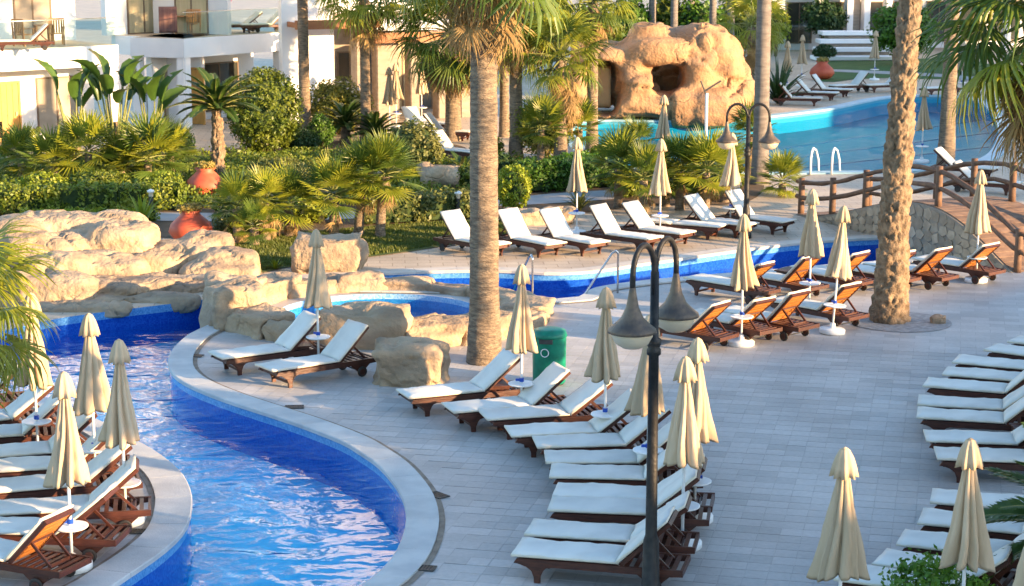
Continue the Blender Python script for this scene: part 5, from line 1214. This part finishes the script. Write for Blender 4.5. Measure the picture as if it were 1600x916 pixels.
# lawn blades
def blades(name, poly, n, h_, mat):
    xs = [p[0] for p in poly]; ys = [p[1] for p in poly]; P = []
    while len(P) < n:
        x = random.uniform(min(xs), max(xs)); y = random.uniform(min(ys), max(ys))
        if inside((x, y), poly): P.append((x, y, .02))
    P = np.array(P); a = rng.uniform(0, 6.283, n); w_ = .012; t = np.stack([np.cos(a), np.sin(a), 0 * a], 1) * w_; u = np.stack([rng.normal(0, .02, n), rng.normal(0, .02, n), h_ * rng.uniform(.5, 1.2, n)], 1)
    V = np.stack([P - t, P + t, P + u + t * .3, P + u - t * .3], 1).reshape(-1, 3); o = link(name, quads_mesh(name, V, mat)); o['kind'] = 'stuff'
    o['label'] = 'short sunlit grass blades of the lawn'; o['category'] = 'grass'
blades('grass', gp([(340, 396), (395, 374), (560, 358), (700, 348), (790, 347), (800, 366), (700, 382), (640, 392), (565, 402), (500, 410), (440, 418), (395, 428), (352, 423)]), 26000, .07, leafm('grass_blade', (.06, .10, .012), (.15, .16, .03)))

# ---- more planting so that the beds are full
for i, (px, py, wp, hp, m_, lab) in enumerate(((60, 318, 90, 46, LIME, 'lime green shrub behind the hedge left of the bollard light'), (150, 312, 110, 44, MID, 'green shrub below the central bird of paradise'), (255, 312, 80, 40, LIME, 'lime shrub between the hedge and the red pot'), (385, 312, 90, 44, MID, 'green shrub right of the dark red pot'),
        (352, 336, 50, 24, MID, 'low shrub in front of the dark red pot'), (430, 300, 110, 52, OLIVE, 'olive shrub below the round bright bush'), (500, 296, 90, 46, YELF, 'yellow green shrub behind the lawn fan palms'), (560, 318, 90, 44, LIME, 'lime shrub right behind the leaning fan palms'),
        (352, 362, 50, 34, OLIVE, 'olive shrub beside the orange red pot'), (420, 358, 90, 40, MID, 'green shrub at the back of the lawn'), (480, 352, 80, 44, LIME, 'lime shrub under the lawn fan palms'), (730, 300, 60, 44, MID, 'green shrub hugging the thick palm trunk'),
        (905, 285, 110, 44, BRIGHT, 'vivid green shrub behind the sunlit far bank umbrella'), (1045, 300, 90, 44, LIME, 'lime shrub behind the far bank loungers'), (1110, 312, 80, 34, MID, 'low green shrub beside the striped umbrella'), (760, 250, 60, 40, MID, 'green shrub at the foot of the palm with straw skirt'), (955, 262, 90, 34, LIME, 'lime shrub at the near edge of the grotto pool'))):
    bush(px, py, wp, hp, m_, lab, leaf=.12, dens=1.1)

# leafy ground cover between the plants
def cover(name, px, n, h_, mat, label):
    poly = gp(px); xs = [p[0] for p in poly]; ys = [p[1] for p in poly]; P = []
    while len(P) < n:
        x = random.uniform(min(xs), max(xs)); y = random.uniform(min(ys), max(ys))
        if inside((x, y), poly): P.append((x, y, .03 + h_ * random.random() * (.35 + .65 * max(0, .5 + mnoise.noise(Vector((x * .9, y * .9, 0)))))))
    P = np.array(P); N = np.tile(np.array([[0, -.3, .8]]), (n, 1)); o = link(name, quads_mesh(name, leaves(P, N, .13), mat)); o['kind'] = 'stuff'; o['label'] = label; o['category'] = 'ground cover'
cover('ground_cover', [(-60, 335), (235, 330), (330, 328), (420, 326), (560, 324), (640, 318), (735, 306), (735, 262), (600, 248), (480, 240), (330, 246), (200, 250), (-60, 258)], 42000, .42, MID, 'low leafy ground cover filling the garden bed')
cover('ground_cover', [(790, 300), (990, 292), (1150, 300), (1170, 290), (1090, 284), (950, 276), (890, 262), (780, 258)], 14000, .45, MID, 'low leafy ground cover behind the far bank loungers')
